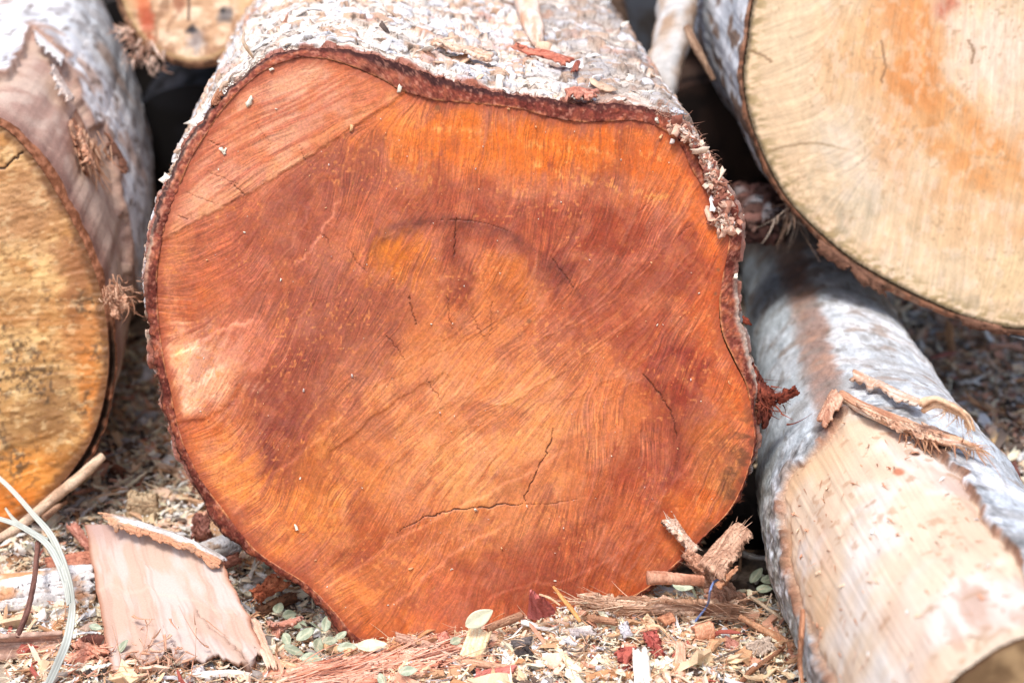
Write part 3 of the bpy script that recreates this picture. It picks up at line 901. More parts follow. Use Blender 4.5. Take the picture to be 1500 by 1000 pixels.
Bl = Bl + nrm(Bl - np.array(CL)) * ((fbm2(_a * 1.6, 1.3, 4, 171) - .5) * 9)[:, None]


def paint_left(X, Y):
    ang = afield(X, Y, [(0, 260, 10), (80, 350, 20), (0, 450, 5), (120, 500, -5), (50, 620, 12), (120, 640, 40), (0, 740, 18), (-200, 400, 0)])
    fine, mid = lic(23, ang, 10), lic(24, ang, 16, 1.2, 3)
    b = fbm2(X / 55, Y / 45, 5, 120)
    col = mix(np.broadcast_to(np.array([202., 154, 98]), X.shape + (3,)), (224, 182, 122), ss(.42, .62, b + .04 * mid))
    col = mix(col, (176, 118, 62), .7 * ss(.5, .66, fbm2(X / 34, Y / 26, 5, 121) + .03 * mid))
    col = blobs(col, X, Y, [(40, 300, 80, 90, -30, (178, 132, 92), .7), (120, 470, 40, 110, 0, (186, 120, 66), .7), (132, 560, 24, 80, 0, (204, 122, 52), .75), (60, 700, 90, 60, 30, (214, 142, 62), .8), (20, 560, 90, 60, 0, (196, 156, 100), .6), (100, 680, 40, 40, 0, (150, 98, 48), .7), (20, 740, 60, 40, 20, (214, 118, 40), .85), (40, 630, 60, 50, 10, (146, 104, 60), .7), (78, 590, 44, 60, 20, (138, 98, 58), .65), (20, 440, 46, 50, 0, (164, 116, 70), .5), (112, 420, 22, 60, -10, (140, 92, 58), .6), (40, 690, 50, 40, 20, (222, 140, 58), .6), (100, 380, 30, 40, 0, (150, 96, 60), .6)], (fbm2(X / 18, Y / 18, 4, 122) - .5) * 2)
    mould = ss(.52, .66, fbm2(X / 30, Y / 40, 4, 123)) * ss(.4, .7, fbm2(X / 5, Y / 6, 3, 124))
    col = mix(col, (78, 60, 42), .7 * mould * ss(300, 440, Y))
    col = mix(col, (120, 84, 50), .42 * ss(.58, .7, fbm2(X / 9, Y / 6, 4, 125) + .02 * fine))
    col = mix(col, (240, 214, 168), .4 * ss(.58, .74, fbm2(X / 13, Y / 8, 5, 126) + .02 * fine))
    e = inside(Wl, CL, X, Y)
    col = mix(col, (92, 58, 34), .7 * ss(18, 3, e + 16 * (fbm2(X / 14, Y / 14, 3, 127) - .5)))
    h = .0012 * (fbm2(X / 7, Y / 4.5, 5, 128) - .5) + .0002 * mid + .0018 * (fbm2(X / 60, Y / 60, 3, 129) - .5)
    for i, pts in enumerate([[(-20, 252), (10, 240), (34, 224)], [(-60, 400), (-40, 380), (-20, 372)]]):
        s_, D, S, A = pline(X, Y, pts, 12, 30, 5, 300 + i)
        k_ = 1 - ss(.6, 2.0, D) if i == 0 else .6 * (1 - ss(.8, 2.4, D))
        col[s_] = mix(col[s_], (44, 26, 16), .85 * k_)
        h[s_] -= .002 * k_
    return col, h


cut_face('cut_face', Wl, CL, PLL, 1.7, paint_left, left_log, gain=GAIN_FACE * 1.02)


def paint_ring_left(X, Y, s):
    a = fbm2(X / 6, Y / 6, 4, 130)
    col = mix(np.broadcast_to(np.array([118., 74, 52]), X.shape + (3,)), (156, 104, 78), ss(.4, .65, a))
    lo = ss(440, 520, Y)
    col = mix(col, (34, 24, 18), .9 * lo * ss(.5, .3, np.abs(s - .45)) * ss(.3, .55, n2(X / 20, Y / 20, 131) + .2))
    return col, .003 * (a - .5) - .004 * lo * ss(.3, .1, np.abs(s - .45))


rl = ring('inner_bark', Wl, Bl, PLL, paint_ring_left, left_log, 9, GAIN_FACE, None, .001, -.003)
cl_ = rl.mean(0)
dz = float((cl_ - CAM) @ FW)
px0, py0 = proj(cl_)
keys = [(cl_, 1)]
for k_, (xr, dd_) in enumerate([(196, .25), (214, .50), (196, .75), (158, 1.02), (120, 1.4)]):
    d_ = dz + dd_ * cp
    sc_ = 1 - .05 * dd_
    y_ = -480 + (py0 + 480) * dz / d_
    keys.append((at(xr - 284 * dz / d_ * sc_, y_, d_), sc_))
Pl = loft(rl, keys, 330, 1.4)
WHITE_L = [(-700, 60), (-30, 130), (12, 122), (30, 88), (46, 48), (62, 58), (70, 74), (92, 88), (82, 98), (102, 122), (108, 152), (122, 168), (126, 190), (142, 184), (150, 212), (158, 236), (166, 270), (176, 330), (184, 420), (194, 440), (330, 330), (330, -300), (-700, -300)]


def paint_left_bark(P, A, V):
    X, Y = proj(P)
    wx, wy = 16 * (fbm3(P * 60, 4, 140) - .5), 16 * (fbm3(P * 60, 4, 141) - .5)
    d = sdf(WHITE_L, X + wx, Y + wy)
    wht = ss(-1.5, 1.5, d)
    f = fbm3(P * np.array([60, 18, 60]), 5, 142)
    inn = mix(np.broadcast_to(np.array([204., 178, 162]), P.shape), (180, 146, 132), ss(.4, .62, f))
    inn = mix(inn, (216, 194, 176), .7 * ss(.5, .66, fbm3(P * 30, 4, 143)))
    inn = mix(inn, (150, 112, 100), .8 * ss(.05, .0, V + .03 * (f - .5)))
    inn = mix(inn, (206, 178, 156), .6 * ss(-20, -2, d) * ss(.4, .6, fbm3(P * 120, 3, 144)))
    wc = mix(np.broadcast_to(np.array([226., 230, 236]), P.shape), (236, 236, 238), ss(.4, .6, fbm3(P * 40, 4, 145)))
    wc = mix(wc, (168, 164, 166), .8 * ss(.52, .66, fbm3(P * np.array([90, 30, 90]), 5, 146)))
    wc = mix(wc, (184, 152, 134), .7 * ss(.58, .7, fbm3(P * 26, 5, 147)))
    wc = mix(wc, (110, 94, 86), .7 * ss(.6, .72, fbm3(P * np.array([160, 50, 160]), 3, 148)))
    wc = mix(wc, (150, 110, 90), .8 * ss(9, 1, d))
    col = mix(inn, wc, wht)
    h = wht * (.005 + .003 * ss(24, 0, d)) + .0016 * (fbm3(P * 90, 4, 149) - .5) + .008 * (fbm3(P * 12, 3, 150) - .5) * ss(0, .08, V)
    return col, h


LB, LN, LC = shell(Pl, paint_left_bark)
left_bark = mk('bark', LB, gq(*LB.shape[:2], True)[:, ::-1], LC, M_BARK, left_log, gain=GAIN_BARK)
cap(LB[:, -1], left_log)
_lx, _ly = proj(LB.reshape(-1, 3))
_ld = (LB.reshape(-1, 3) - CAM) @ FW


def on_left(x, y, lift=.004):
    k = np.hypot(_lx - x, _ly - y) < 9
    return (x, y, 0, (_ld[k].min() if k.any() else 1.5) - lift)


def child_piece(name, parent, cs, c1, c2, th=.002, c3=None, cb=None, mat=None, gain=1., fu=3, fv=26, **k):
    P, U, Wv = patch(cs, **k)
    V, Q, C = slab(P, th, streaks(U, Wv, c1, c2, k.get('seed', 1), fu, fv, c3), cb)
    return mk(name, V, Q, C, mat or M_FIB, parent, gain=gain)


# curling flaps of the white bark and the brown shreds hanging below them
child_piece('bark_flap', left_bark, [on_left(46, 44, .003), on_left(96, 86, .003), on_left(90, 102, .022), on_left(50, 66, .016)], (150, 112, 90), (96, 66, 50), cb=(210, 206, 204), nu=30, nv=10, rag=(.1, .1, .05, .4), bulge=.004, seed=61, gain=GAIN_BARK)
child_piece('bark_flap', left_bark, [on_left(72, 92, .004), on_left(108, 150, .006), on_left(92, 158, .02), on_left(66, 108, .018)], (226, 214, 206), (180, 150, 132), nu=30, nv=10, rag=(.15, .1, .05, .4), bulge=.005, seed=62, gain=GAIN_BARK)
child_piece('bark_flap', left_bark, [on_left(112, 158, .008), on_left(150, 250, .012), on_left(128, 262, .03), on_left(108, 190, .02)], (204, 160, 132), (150, 100, 76), nu=34, nv=12, rag=(.1, .3, .05, .4), bulge=.006, seed=63, gain=GAIN_BARK)
child_piece('bark_flap', left_bark, [on_left(150, 190, .006), on_left(184, 246, .008), on_left(180, 262, .02), on_left(150, 220, .02)], (140, 96, 76), (92, 62, 50), nu=30, nv=10, rag=(.2, .3, .05, .4), bulge=.006, seed=64, gain=GAIN_BARK)
child_piece('bark_flap', left_bark, [on_left(108, 180, .02), on_left(140, 262, .03), on_left(124, 258, .035), on_left(106, 200, .028)], (222, 180, 150), (186, 128, 98), nu=34, nv=10, rag=(.1, .35, .1, .4), bulge=.006, seed=65, gain=GAIN_BARK, rf=14)
r_ = np.random.default_rng(33)


def tuft(parent, name, p, d, k, ln, spread, c1, c2, seed, rad=.0006, size=.004, curl=.25):
    r = np.random.default_rng(seed)
    S = p + r.normal(0, size, (k, 3))
    V, Q, C = fibres(S, nrm(np.asarray(d, float)) + r.normal(0, spread, (k, 3)), ln * r.uniform(.4, 1.2, k), rad, curl, c1, c2, 7, seed)
    return mk(name, V, Q, C, M_FIB, parent, gain=GAIN_BARK)


tuft(left_bark, 'bark_fibres', at(*[on_left(128, 215, .025)[i] for i in (0, 1, 3)]), (.1, -.2, -1), 150, .030, .28, (232, 192, 162), (190, 136, 104), 71, .0007, .006)
tuft(left_bark, 'bark_fibres', at(168, 425, on_left(160, 425)[3] - .012), (.35, -.3, -.7), 80, .011, .3, (232, 192, 162), (180, 128, 100), 72, .0005, .005, .7)
for k_, cs in enumerate([[(158, 412), (178, 418), (186, 448), (164, 452)], [(166, 430), (192, 428), (196, 450), (172, 470)], [(160, 440), (176, 446), (180, 474), (164, 466)]]):
    z_ = on_left(160, 425)[3] - .010 - .004 * k_
    child_piece('bark_flap', left_bark, [(x, y, 0, z_ + .006 * (j % 2)) for j, (x, y) in enumerate(cs)], (226, 184, 154), (168, 116, 90), nu=40, nv=24, rag=(.2, .4, .3, .3), bulge=.004, rough=.008, seed=670 + k_, gain=GAIN_BARK, th=.0014, rf=14)
tuft(left_bark, 'bark_fibres', at(188, 436, on_left(170, 430)[3] - .006), (.8, -.1, -.4), 30, .009, .3, (222, 178, 150), (160, 110, 84), 73, .0006, .006, .6)

# ================================================================== the log behind, top left
PLB = Plane(at(275, -50, 1.72), N_MAIN + np.array([.05, 0, .1]))
CB = (275, -52)
tt = np.linspace(0, 2 * np.pi, 60, endpoint=False)
W_B = [(CB[0] + 110 * math.sin(a) * (1 + .05 * math.sin(2 * a + 1)), CB[1] + 143 * math.cos(a) * (1 + .03 * math.sin(3 * a))) for a in tt]
back_log = thing('felled_log', 'log with a tan sawn face spotted black, lying over the dark gap', 'log', PLB.pt(275., 90.), None)
Wb = by_angle(W_B, CB, 300)
Bb = Wb + nrm(Wb - np.array(CB)) * (5 + 6 * fbm2(np.arange(300) / 9, 2., 3, 180))[:, None]


def paint_back(X, Y):
    col = mix(np.broadcast_to(np.array([198., 158, 122]), X.shape + (3,)), (228, 198, 166), ss(.4, .62, fbm2(X / 22, Y / 18, 5, 181)))
    col = mix(col, (150, 110, 80), .7 * ss(.54, .66, fbm2(X / 16, Y / 26, 4, 182)))
    col = blobs(col, X, Y, [(212, 22, 13, 40, 14, (176, 78, 46), .9), (204, 0, 18, 20, 0, (214, 128, 84), .8), (186, 10, 18, 50, 0, (200, 164, 120), .7), (282, 44, 9, 7, 0, (44, 40, 42), .95), (330, 22, 16, 12, 30, (90, 84, 84), .85), (326, 16, 6, 5, 0, (46, 44, 46), .9), (354, 36, 8, 7, 0, (80, 72, 68), .8), (262, 5, 13, 14, 0, (150, 92, 66), .7), (288, 62, 16, 16, 0, (150, 144, 146), .7), (360, 20, 16, 50, 0, (214, 178, 132), .6)], (fbm2(X / 8, Y / 8, 3, 183) - .5) * 2)
    e = inside(Wb, CB, X, Y)
    col = mix(col, (176, 146, 96), .7 * ss(10, 4, e))
    col = mix(col, (120, 84, 60), .7 * ss(5, 1, e))
    s_, D, S, A = pline(X, Y, [(276, -20), (277, 10), (276, 30)], 10)
    col[s_] = mix(col[s_], (70, 46, 34), .8 * ss(3, 1, D))
    return col, .0025 * (fbm2(X / 12, Y / 9, 4, 184) - .5)


cut_face('cut_face', Wb, CB, PLB, 2.0, paint_back, back_log, gain=GAIN_FACE)
rb = ring('inner_bark', Wb, Bb, PLB, lambda X, Y, s: (mix(np.broadcast_to(np.array([150., 112, 84]), X.shape + (3,)), (96, 70, 54), ss(.4, .6, fbm2(X / 6, Y / 6, 3, 185))), .003 * (fbm2(X / 6, Y / 6, 3, 186) - .5)), back_log, 6, GAIN_FACE)


def paint_plain(c1, c2, c3, seed, amp=.006):
    def f(P, A, V):
        t = fbm3(P * 26, 5, seed)
        col = mix(np.broadcast_to(np.asarray(c1, float), P.shape), c2, ss(.4, .6, t))
        col = mix(col, c3, ss(.52, .66, fbm3(P * np.array([70, 30, 70]), 4, seed + 1)))
        return col, amp * (fbm3(P * 22, 4, seed + 2) - .5) + .002 * (fbm3(P * 120, 3, seed + 3) - .5)
    return f


c_ = rb.mean(0)
Pb = loft(rb, [(c_, 1), (c_ + AX * .6, .98), (c_ + AX * 1.5, .92)], 90, 1.2)
BB, _, BC = shell(Pb, paint_plain((150, 140, 134), (190, 184, 180), (96, 80, 70), 190))
back_bark = mk('bark', BB, gq(*BB.shape[:2], True)[:, ::-1], BC, M_BARK, back_log, gain=GAIN_BARK)
cap(BB[:, -1], back_log)
for k_, (x, y, d, n, sd_) in enumerate([(204, 76, (-.5, -.3, -.6), 40, 1), (226, 82, (.2, -.3, -.5), 36, 2), (190, 52, (-.6, -.4, .1), 40, 3)]):
    tuft(back_bark, 'bark_fibres', PLB.pt(float(x), float(y)) - .0 * FW, d, n, .010, .35, (240, 214, 194), (206, 160, 134), 80 + sd_, .0012, .007, .6)

# ================================================================== the pale log at the right, lying on the others
PLR = Plane(at(1400, 250, 1.49), N_MAIN + np.array([-.10, 0, -.02]))
CR = (1478, 112)
W_R = [(1096, 60), (1090, 110), (1096, 160), (1110, 205), (1130, 250), (1156, 293), (1185, 325), (1215, 352), (1250, 380), (1290, 404), (1340, 430), (1400, 457), (1450, 473), (1500, 480), (1580, 470), (1680, 430), (1780, 350), (1840, 240), (1866, 110), (1840, -30), (1770, -150), (1660, -230), (1520, -262), (1380, -250), (1250, -195), (1160, -110), (1110, -20)]
B_R = [(1084, 56), (1079, 110), (1085, 164), (1099, 211), (1120, 257), (1147, 302), (1177, 336), (1207, 366), (1242, 398), (1282, 424), (1334, 448), (1396, 474), (1448, 490), (1502, 498), (1586, 486), (1690, 443), (1794, 357), (1854, 243), (1880, 110), (1854, -36), (1781, -160), (1666, -244), (1520, -276), (1376, -263), (1243, -207), (1150, -119), (1099, -25)]
pale_log = thing('felled_log', 'big log with a pale cream sawn face streaked orange, resting on the debarked log', 'log', PLR.pt(1478., 485.), None)
Wr, Br = by_angle(W_R, CR, 800), by_angle(B_R, CR, 800)
_a = np.arange(800) / 800 * 70
Br = Wr + .68 * (Br - Wr) + nrm(Br - np.array(CR)) * ((fbm2(_a * 1.4, 1.3, 4, 271) - .5) * 12)[:, None]


def paint_pale(X, Y):
    ang = afield(X, Y, [(1150, 60, 20), (1130, 180, 10), (1200, 240, 20), (1300, 320, 80), (1400, 380, 84), (1480, 300, 80), (1250, 100, 84), (1400, 100, 88), (1200, 330, 60), (1480, 440, 70)])
    fine, mid = lic(33, ang, 12), lic(34, ang, 20, 1.4, 3)
    wx, wy = 60 * (fbm2(X / 50, Y / 50, 4, 220) - .5), 60 * (fbm2(X / 50, Y / 50, 4, 221) - .5)
    Xw, Yw = X + wx, Y + wy
    col = mix(np.broadcast_to(np.array([233., 190, 148]), X.shape + (3,)), (234, 204, 166), ss(.4, .62, fbm2(X / 50, Y / 50, 5, 222) + .02 * mid))
    nz = (fbm2(X / 20, Y / 20, 4, 223) - .5) * 1.6 + .14 * mid
    rr = np.hypot(Xw - 1520, (Yw - 60) * 1.03)
    col = mix(col, (236, 208, 170), .75 * ss(270, 360, rr))
    col = mix(col, (222, 154, 92), .85 * np.exp(-((rr - 185) / 56) ** 2) * ss(-.15, .55, fbm2(X / 40, Y / 60, 4, 224) + .04 * mid))
    col = mix(col, (224, 138, 68), .75 * np.exp(-((rr - 152) / 20) ** 2) * ss(.2, .62, fbm2(X / 60, Y / 60, 4, 225)))
    col = blobs(col, Xw, Yw, [(1460, 70, 80, 90, 30, (242, 218, 196), .85), (1500, 170, 60, 70, 0, (236, 204, 170), .7), (1392, 14, 18, 40, -20, (196, 110, 84), .8), (1330, 30, 50, 60, 0, (224, 150, 92), .6), (1245, 90, 40, 60, 0, (230, 176, 120), .5), (1345, 120, 40, 60, -20, (218, 140, 78), .7), (1410, 245, 80, 26, -36, (222, 146, 80), .6), (1240, 230, 40, 90, 20, (232, 214, 190), .6), (1250, 300, 50, 50, 0, (214, 196, 166), .6), (1400, 330, 90, 60, 0, (228, 188, 142), .6), (1480, 400, 60, 50, 0, (232, 200, 150), .6)], nz)
    col = mix(col, (232, 172, 116), .6 * np.exp(-((rr - 256) / 30) ** 2) * ss(.3, .6, fbm2(X / 60, Y / 60, 3, 233)))
    col = col * (1 + .07 * (n2(rr / 6, X / 300, 234) - .5) + .012 * mid)[..., None]
    col = mix(col, (242, 220, 198), .4 * ss(.5, .7, fbm2(X / 12, Y / 16, 5, 226)) * ss(1160, 1230, X))
    col = mix(col, (214, 178, 140), .25 * ss(.54, .7, fbm2(X / 8, Y / 10, 4, 235)))
    col = mix(col, (170, 134, 100), .4 * ss(.74, .84, n2(X / 3.5, Y / 5, 227)) * ss(.45, .62, fbm2(X / 40, Y / 40, 3, 228)))
    e = inside(Wr, CR, X, Y)
    col = mix(col, (150, 128, 80), .65 * ss(.44, .64, fbm2(X / 12, Y / 5, 4, 229)) * ss(34, 4, e))
    col = mix(col, (84, 70, 50), .7 * ss(7, 1, e + 6 * (fbm2(X / 5, Y / 5, 3, 230) - .5)))
    col = mix(col, (160, 146, 122), .35 * ss(.54, .72, fbm2(X / 22, Y / 22, 5, 231)) * ss(130, 30, e) * ss(180, 260, Y))
    h = .00008 * mid + .0012 * (fbm2(X / 40, Y / 40, 4, 232) - .5)
    for k_ in range(9):
        yy = 212 + 13 * k_
        s_, D, S, A = pline(X, Y, [(1118 + 5 * k_, yy + 14), (1160 + 4 * k_, yy + 1), (1210, yy), (1262 - 3 * k_, yy + 12)], 10, 26, 3, 320 + k_)
        q = (.55 if k_ == 0 else .13) * ss(2.4, .7, D) * ss(0, .2, A) * ss(1, .6, A)
        col[s_] = mix(col[s_], (140, 112, 78), q)
        h[s_] -= .0003 * q
    for k_, pts in enumerate([[(1418, 60), (1426, 75), (1424, 92)], [(1100, 75), (1118, 82), (1130, 90)], [(1290, 60), (1296, 90), (1292, 120)]]):
        s_, D, S, A = pline(X, Y, pts, 10, 26, 3, 340 + k_)
        col[s_] = mix(col[s_], (120, 88, 60), .6 * ss(2.4, .8, D))
    return np.clip(col * (1 + .03 * fine)[..., None], 0, 255), h


cut_face('cut_face', Wr, CR, PLR, 1.8, paint_pale, pale_log, gain=GAIN_FACE * .88)


def paint_ring_pale(X, Y, s):
    a = fbm2(X / 7, Y / 7, 4, 240)
    col = mix(np.broadcast_to(np.array([150., 104, 80]), X.shape + (3,)), (106, 76, 60), ss(.4, .62, a))
    col = mix(col, (46, 38, 28), .9 * ss(.4, .1, s))
    col = mix(col, (186, 150, 126), .6 * ss(.5, .66, fbm2(X / 5, Y / 12, 3, 241)) * ss(.4, .7, s))
    return col, .003 * (a - .5) - .003 * ss(.45, .1, s)


rr_ = ring('inner_bark', Wr, Br, PLR, paint_ring_pale, pale_log, 9, GAIN_FACE, None, .0005, -.004)
AXR = nrm(ray(690., -480.))
c_ = rr_.mean(0)
Pr = loft(rr_, [(c_, 1), (c_ + AXR * .6, .97), (c_ + AXR * 1.4, .9)], 200, 1.4)
RB, _, RC = shell(Pr, paint_plain((198, 202, 208), (222, 224, 228), (134, 112, 98), 250, .012))
pale_bark = mk('bark', RB, gq(*RB.shape[:2], True)[:, ::-1], RC, M_BARK, pale_log, gain=GAIN_BARK * .9)
cap(RB[:, -1], pale_log)
for k_, cs in enumerate([[(1230, 372), (1296, 412), (1304, 438), (1262, 420)], [(1390, 455), (1470, 478), (1500, 496), (1420, 482)], [(1196, 345), (1250, 385), (1246, 402), (1196, 372)]]):
    q = [PLR.pt(float(x), float(y)) + PLR.n * (.002 if j < 2 else -.006) for j, (x, y) in enumerate(cs)]
    child_piece('bark_flap', pale_bark, q, (152, 110, 88), (100, 70, 56), nu=30, nv=8, rag=(.2, .2, .1, .4), bulge=.003, seed=66 + k_, gain=GAIN_BARK)
tuft(pale_bark, 'bark_fibres', PLR.pt(1160., 310.) - PLR.n * .02, (-.1, -.3, -1), 24, .035, .35, (222, 204, 186), (150, 120, 100), 91, .0006, .006, .7)

# ================================================================== the debarked log in front at the right
cs, rs = [], []
for x, y, wd in [(1575, 1170, 610), (1440, 1000, 490), (1352, 855, 412), (1300, 755, 372), (1243, 600, 268), (1205, 490, 214), (1180, 405, 184), (1150, 300, 150), (1110, 170, 112)]:
    wd *= .95
    t = CAM[2] / (-ray(x, y)[2] + wd / (2 * F_PX))
    cs.append(at(x, y, t))
    rs.append(wd / 2 * t / F_PX)
Pd = tube_grid(np.array(cs), np.array(rs), 760, 520)
bare_log = thing('felled_log', 'grey-white barked log with a long bare cream patch cut along its top', 'log', Pd[0, 200], None)
SCAR = [(1238, 606), (1222, 632), (1190, 662), (1160, 690), (1146, 722), (1146, 765), (1154, 820), (1168, 870), (1184, 920), (1204, 975), (1226, 1030), (1270, 1120), (1380, 1200), (1560, 1200), (1640, 1100), (1560, 960), (1512, 860), (1470, 800), (1436, 752), (1412, 706), (1384, 670), (1352, 648), (1310, 622), (1270, 600)]


def paint_bare(P, A, V):
    X, Y = proj(P)
    X, Y = np.clip(X, -2000, 4000), np.clip(Y, -2000, 4000)
    N = -normals(P, True)
    face = ((P - CAM) * N).sum(-1) < 0
    d = sdf(SCAR, X + 16 * (fbm3(P * 70, 4, 260) - .5), Y + 16 * (fbm3(P * 70, 4, 261) - .5))
    d = np.where(face, d, -99)
    sc_ = ss(-2, 2, d)
    n1, n2_, n3_ = fbm3(P * 30, 5, 262), fbm3(P * 80, 4, 263), fbm3(P * 16, 4, 264)
    c = mix(np.broadcast_to(np.array([208., 216, 224]), P.shape), (230, 234, 240), ss(.42, .6, n1))
    c = mix(c, (176, 180, 184), .6 * ss(.5, .66, n2_))
    c = mix(c, (150, 130, 116), .6 * ss(.58, .7, fbm3(P * 45, 5, 265)))
    lowside = ss(1290, 1130, X - .12 * (Y - 800)) * ss(640, 760, Y)
    c = mix(c, (196, 192, 172), .8 * lowside * ss(.35, .55, n1))
    c = mix(c, (206, 168, 142), .45 * lowside * ss(.52, .64, n3_ + .15 * (n2_ - .5)))
    c = mix(c, (120, 124, 112), .7 * lowside * ss(.56, .68, n2_))
    st = np.interp(Y, [330, 400, 470, 560, 620, 700], [1150, 1165, 1185, 1205, 1222, 1230])
    sw = np.interp(Y, [330, 400, 560, 640, 700], [30, 24, 30, 26, 0.01])
    band = ss(1.2, .5, np.abs(X + 26 * (n1 - .5) - st) / sw + .8 * (n2_ - .5)) * face
    c = mix(c, (158, 128, 116), .85 * band)
    c = mix(c, (192, 150, 128), .6 * band * ss(.5, .64, fbm3(P * 50, 4, 266)))
    c = mix(c, (174, 188, 196), .6 * ss(st, st - 30, X) * ss(.3, .6, n1))
    c = mix(c, (150, 128, 112), .75 * ss(400, 355, Y + 60 * (n1 - .5)))  # shading at the log's far end, painted in as brown
    c = mix(c, (110, 100, 92), .4 * ss(.62, .74, fbm3(P * np.array([130, 60, 130]), 4, 267)))
    c = mix(c, (112, 106, 96), .6 * lowside * ss(.50, .60, fbm3(P * np.array([190, 120, 190]), 4, 283)))
    c = c * (.84 + .32 * fbm3(P * np.array([260, 110, 260]), 3, 275))[..., None]
    c = mix(c, (150, 146, 142), .4 * ss(.52, .68, fbm3(P * 60, 5, 276)))
    c = mix(c, (150, 106, 84), .9 * ss(-6, -1, d + 8 * (n1 - .5)) * ss(.38, .55, n2_))
    rb_ = ss(-30, -12, d)[..., None]
    c = c * (1 - rb_ * (.55 - .9 * fbm3(P * 210, 3, 284)[..., None]).clip(-.1, .6))
    # the bare wood
    q = (X - 1200) * .35 - (Y - 800) * .2
    b = mix(np.broadcast_to(np.array([243., 222, 196]), P.shape), (246, 238, 228), ss(.4, .6, fbm3(P * 22, 4, 268)))
    b = mix(b, (236, 196, 152), .7 * ss(90, 5, d) * ss(1330, 1180, X) * ss(.3, .6, fbm3(P * 30, 3, 269)))
    b = mix(b, (232, 196, 168), .5 * ss(.52, .70, fbm3(P * np.array([40, 14, 40]), 4, 270)))
    lines = n2(q * .55 + 1.5 * (n1 - .5), V * 3, 271)
    fb = n2(A * 700 + 3 * (n1 - .5), V * 14, 278) * .6 + n2(A * 1500, V * 30, 279) * .4
    b = b * (.93 + .11 * fb)[..., None]
    b = b * (1 - .07 * ss(1420, 1180, X) * ss(.4, .8, lines))[..., None]
    b = mix(b, (204, 160, 138), .55 * ss(.53, .68, fbm3(P * np.array([90, 24, 90]), 5, 272)) * ss(1330, 1420, X))
    b = mix(b, (190, 150, 120), .5 * ss(.66, .74, fbm3(P * 110, 3, 273)))
    b = mix(b, (204, 120, 88), .8 * ss(11, 4, np.hypot(X - 1316, (Y - 692) * 1.3) + 8 * (n2_ - .5)))
    b = mix(b, (90, 56, 44), .85 * ss(10, 5, np.hypot(X - 1340, (Y - 662) * 2)))
    b = mix(b, (196, 160, 140), .25 * ss(50, 10, np.hypot(X - 1460, Y - 905) + 60 * (n1 - .5)))
    b = mix(b, (150, 104, 80), .6 * ss(4, 0, d))
    col = mix(c, b, sc_)
    h = (1 - sc_) * (.0035 + .0016 * (fbm3(P * np.array([150, 60, 150]), 3, 277) - .5) + .0034 * lowside * (fbm3(P * np.array([170, 110, 170]), 4, 282) - .5) + .0022 * (n2_ - .5) + .0012 * (fbm3(P * 240, 3, 274) - .5) + .002 * ss(-20, -3, d) * (n2_)) + .010 * (n3_ - .5) + sc_ * (.0004 * (lines - .5) - .0016 * ss(9, 1, d))
    return col, h


DB, DN, DC = shell(Pd, paint_bare)
q = gq(*DB.shape[:2], True)[:, ::-1]
X_, Y_ = proj(DB)
dsc = sdf(SCAR, np.clip(X_, -2000, 4000), np.clip(Y_, -2000, 4000))
dsc = np.where(((DB - CAM) * DN).sum(-1) < 0, dsc, -99)
isb = (dsc.ravel() > 1)[q].all(1)


def part_of(name, V, q, C, mat, parent, gain):
    u = np.unique(q)
    mp = np.full(len(V), -1)
    mp[u] = np.arange(len(u))
    return mk(name, V[u], mp[q], C[u], mat, parent, gain=gain)


bare_bark = part_of('bark', DB.reshape(-1, 3), q[~isb], DC.reshape(-1, 3), M_BARK, bare_log, GAIN_BARK * .88)
part_of('bare_wood', DB.reshape(-1, 3), q[isb], DC.reshape(-1, 3), M_SCAR, bare_log, GAIN_BARK * .80)
cap(DB[:, -1], bare_log)
c_ = DB[:, 0].mean(0)
s_ = np.linspace(1, .02, 60)
R = c_ + (DB[:, 0] - c_)[:, None] * s_[None, :, None]
cc_ = mix(np.broadcast_to(np.array([176., 146, 108]), R.shape), (120, 94, 66), ss(.4, .62, fbm3(R * 60, 4, 280)))
cc_ = mix(cc_, (96, 66, 48), ss(.97, 1, s_)[None, :].repeat(R.shape[0], 0))
R = R + nrm(DB[:, 0].mean(0) - DB[:, 5].mean(0)) * (.002 * fbm3(R * 150, 3, 281))[..., None]
mk('cut_face', R, gq(R.shape[0], 60, True), cc_, M_WOOD, bare_log, gain=GAIN_FACE)
_dx, _dy = X_.ravel(), Y_.ravel()
_dd = ((DB.reshape(-1, 3) - CAM) @ FW)


def on_bare(x, y, lift=.004):
    k = np.hypot(_dx - x, _dy - y) < 8
    return (x, y, 0, (_dd[k].min() if k.any() else 1.3) - lift)


kz = 150
iz, jz = rng.integers(0, 760, 6000), rng.integers(0, 330, 6000)
mz = dsc[iz, jz] > 4
iz, jz = iz[mz][:kz], jz[mz][:kz]
kz = len(iz)
parts = [fibres(DB[iz, jz] + DN[iz, jz] * .0006, (DB[iz, jz] - DB[iz, jz + 3]) + rng.normal(0, .002, (kz, 3)), rng.uniform(.004, .014, kz), .0003, .2, (226, 180, 146), (170, 120, 96), 5, 44)]
parts.append(flakes(DB[iz[:30], jz[:30]] + DN[iz[:30], jz[:30]] * .001, rng.normal(size=(30, 3)), DN[iz[:30], jz[:30]], rng.uniform(.002, .006, 30), rng.uniform(.001, .003, 30), np.full(30, .0006), rng.normal(0, .4, 30), np.array([(236, 210, 180), (216, 160, 130), (250, 244, 236)])[rng.integers(0, 3, 30)], 45))
V, Q, C = join(parts)
tag(mk('sawdust_flecks', V, Q, C, M_FIB, gain=GAIN_BARK), 'splinters and sawdust lying on the bare cream patch of the debarked log', 'sawdust', None, 'stuff')
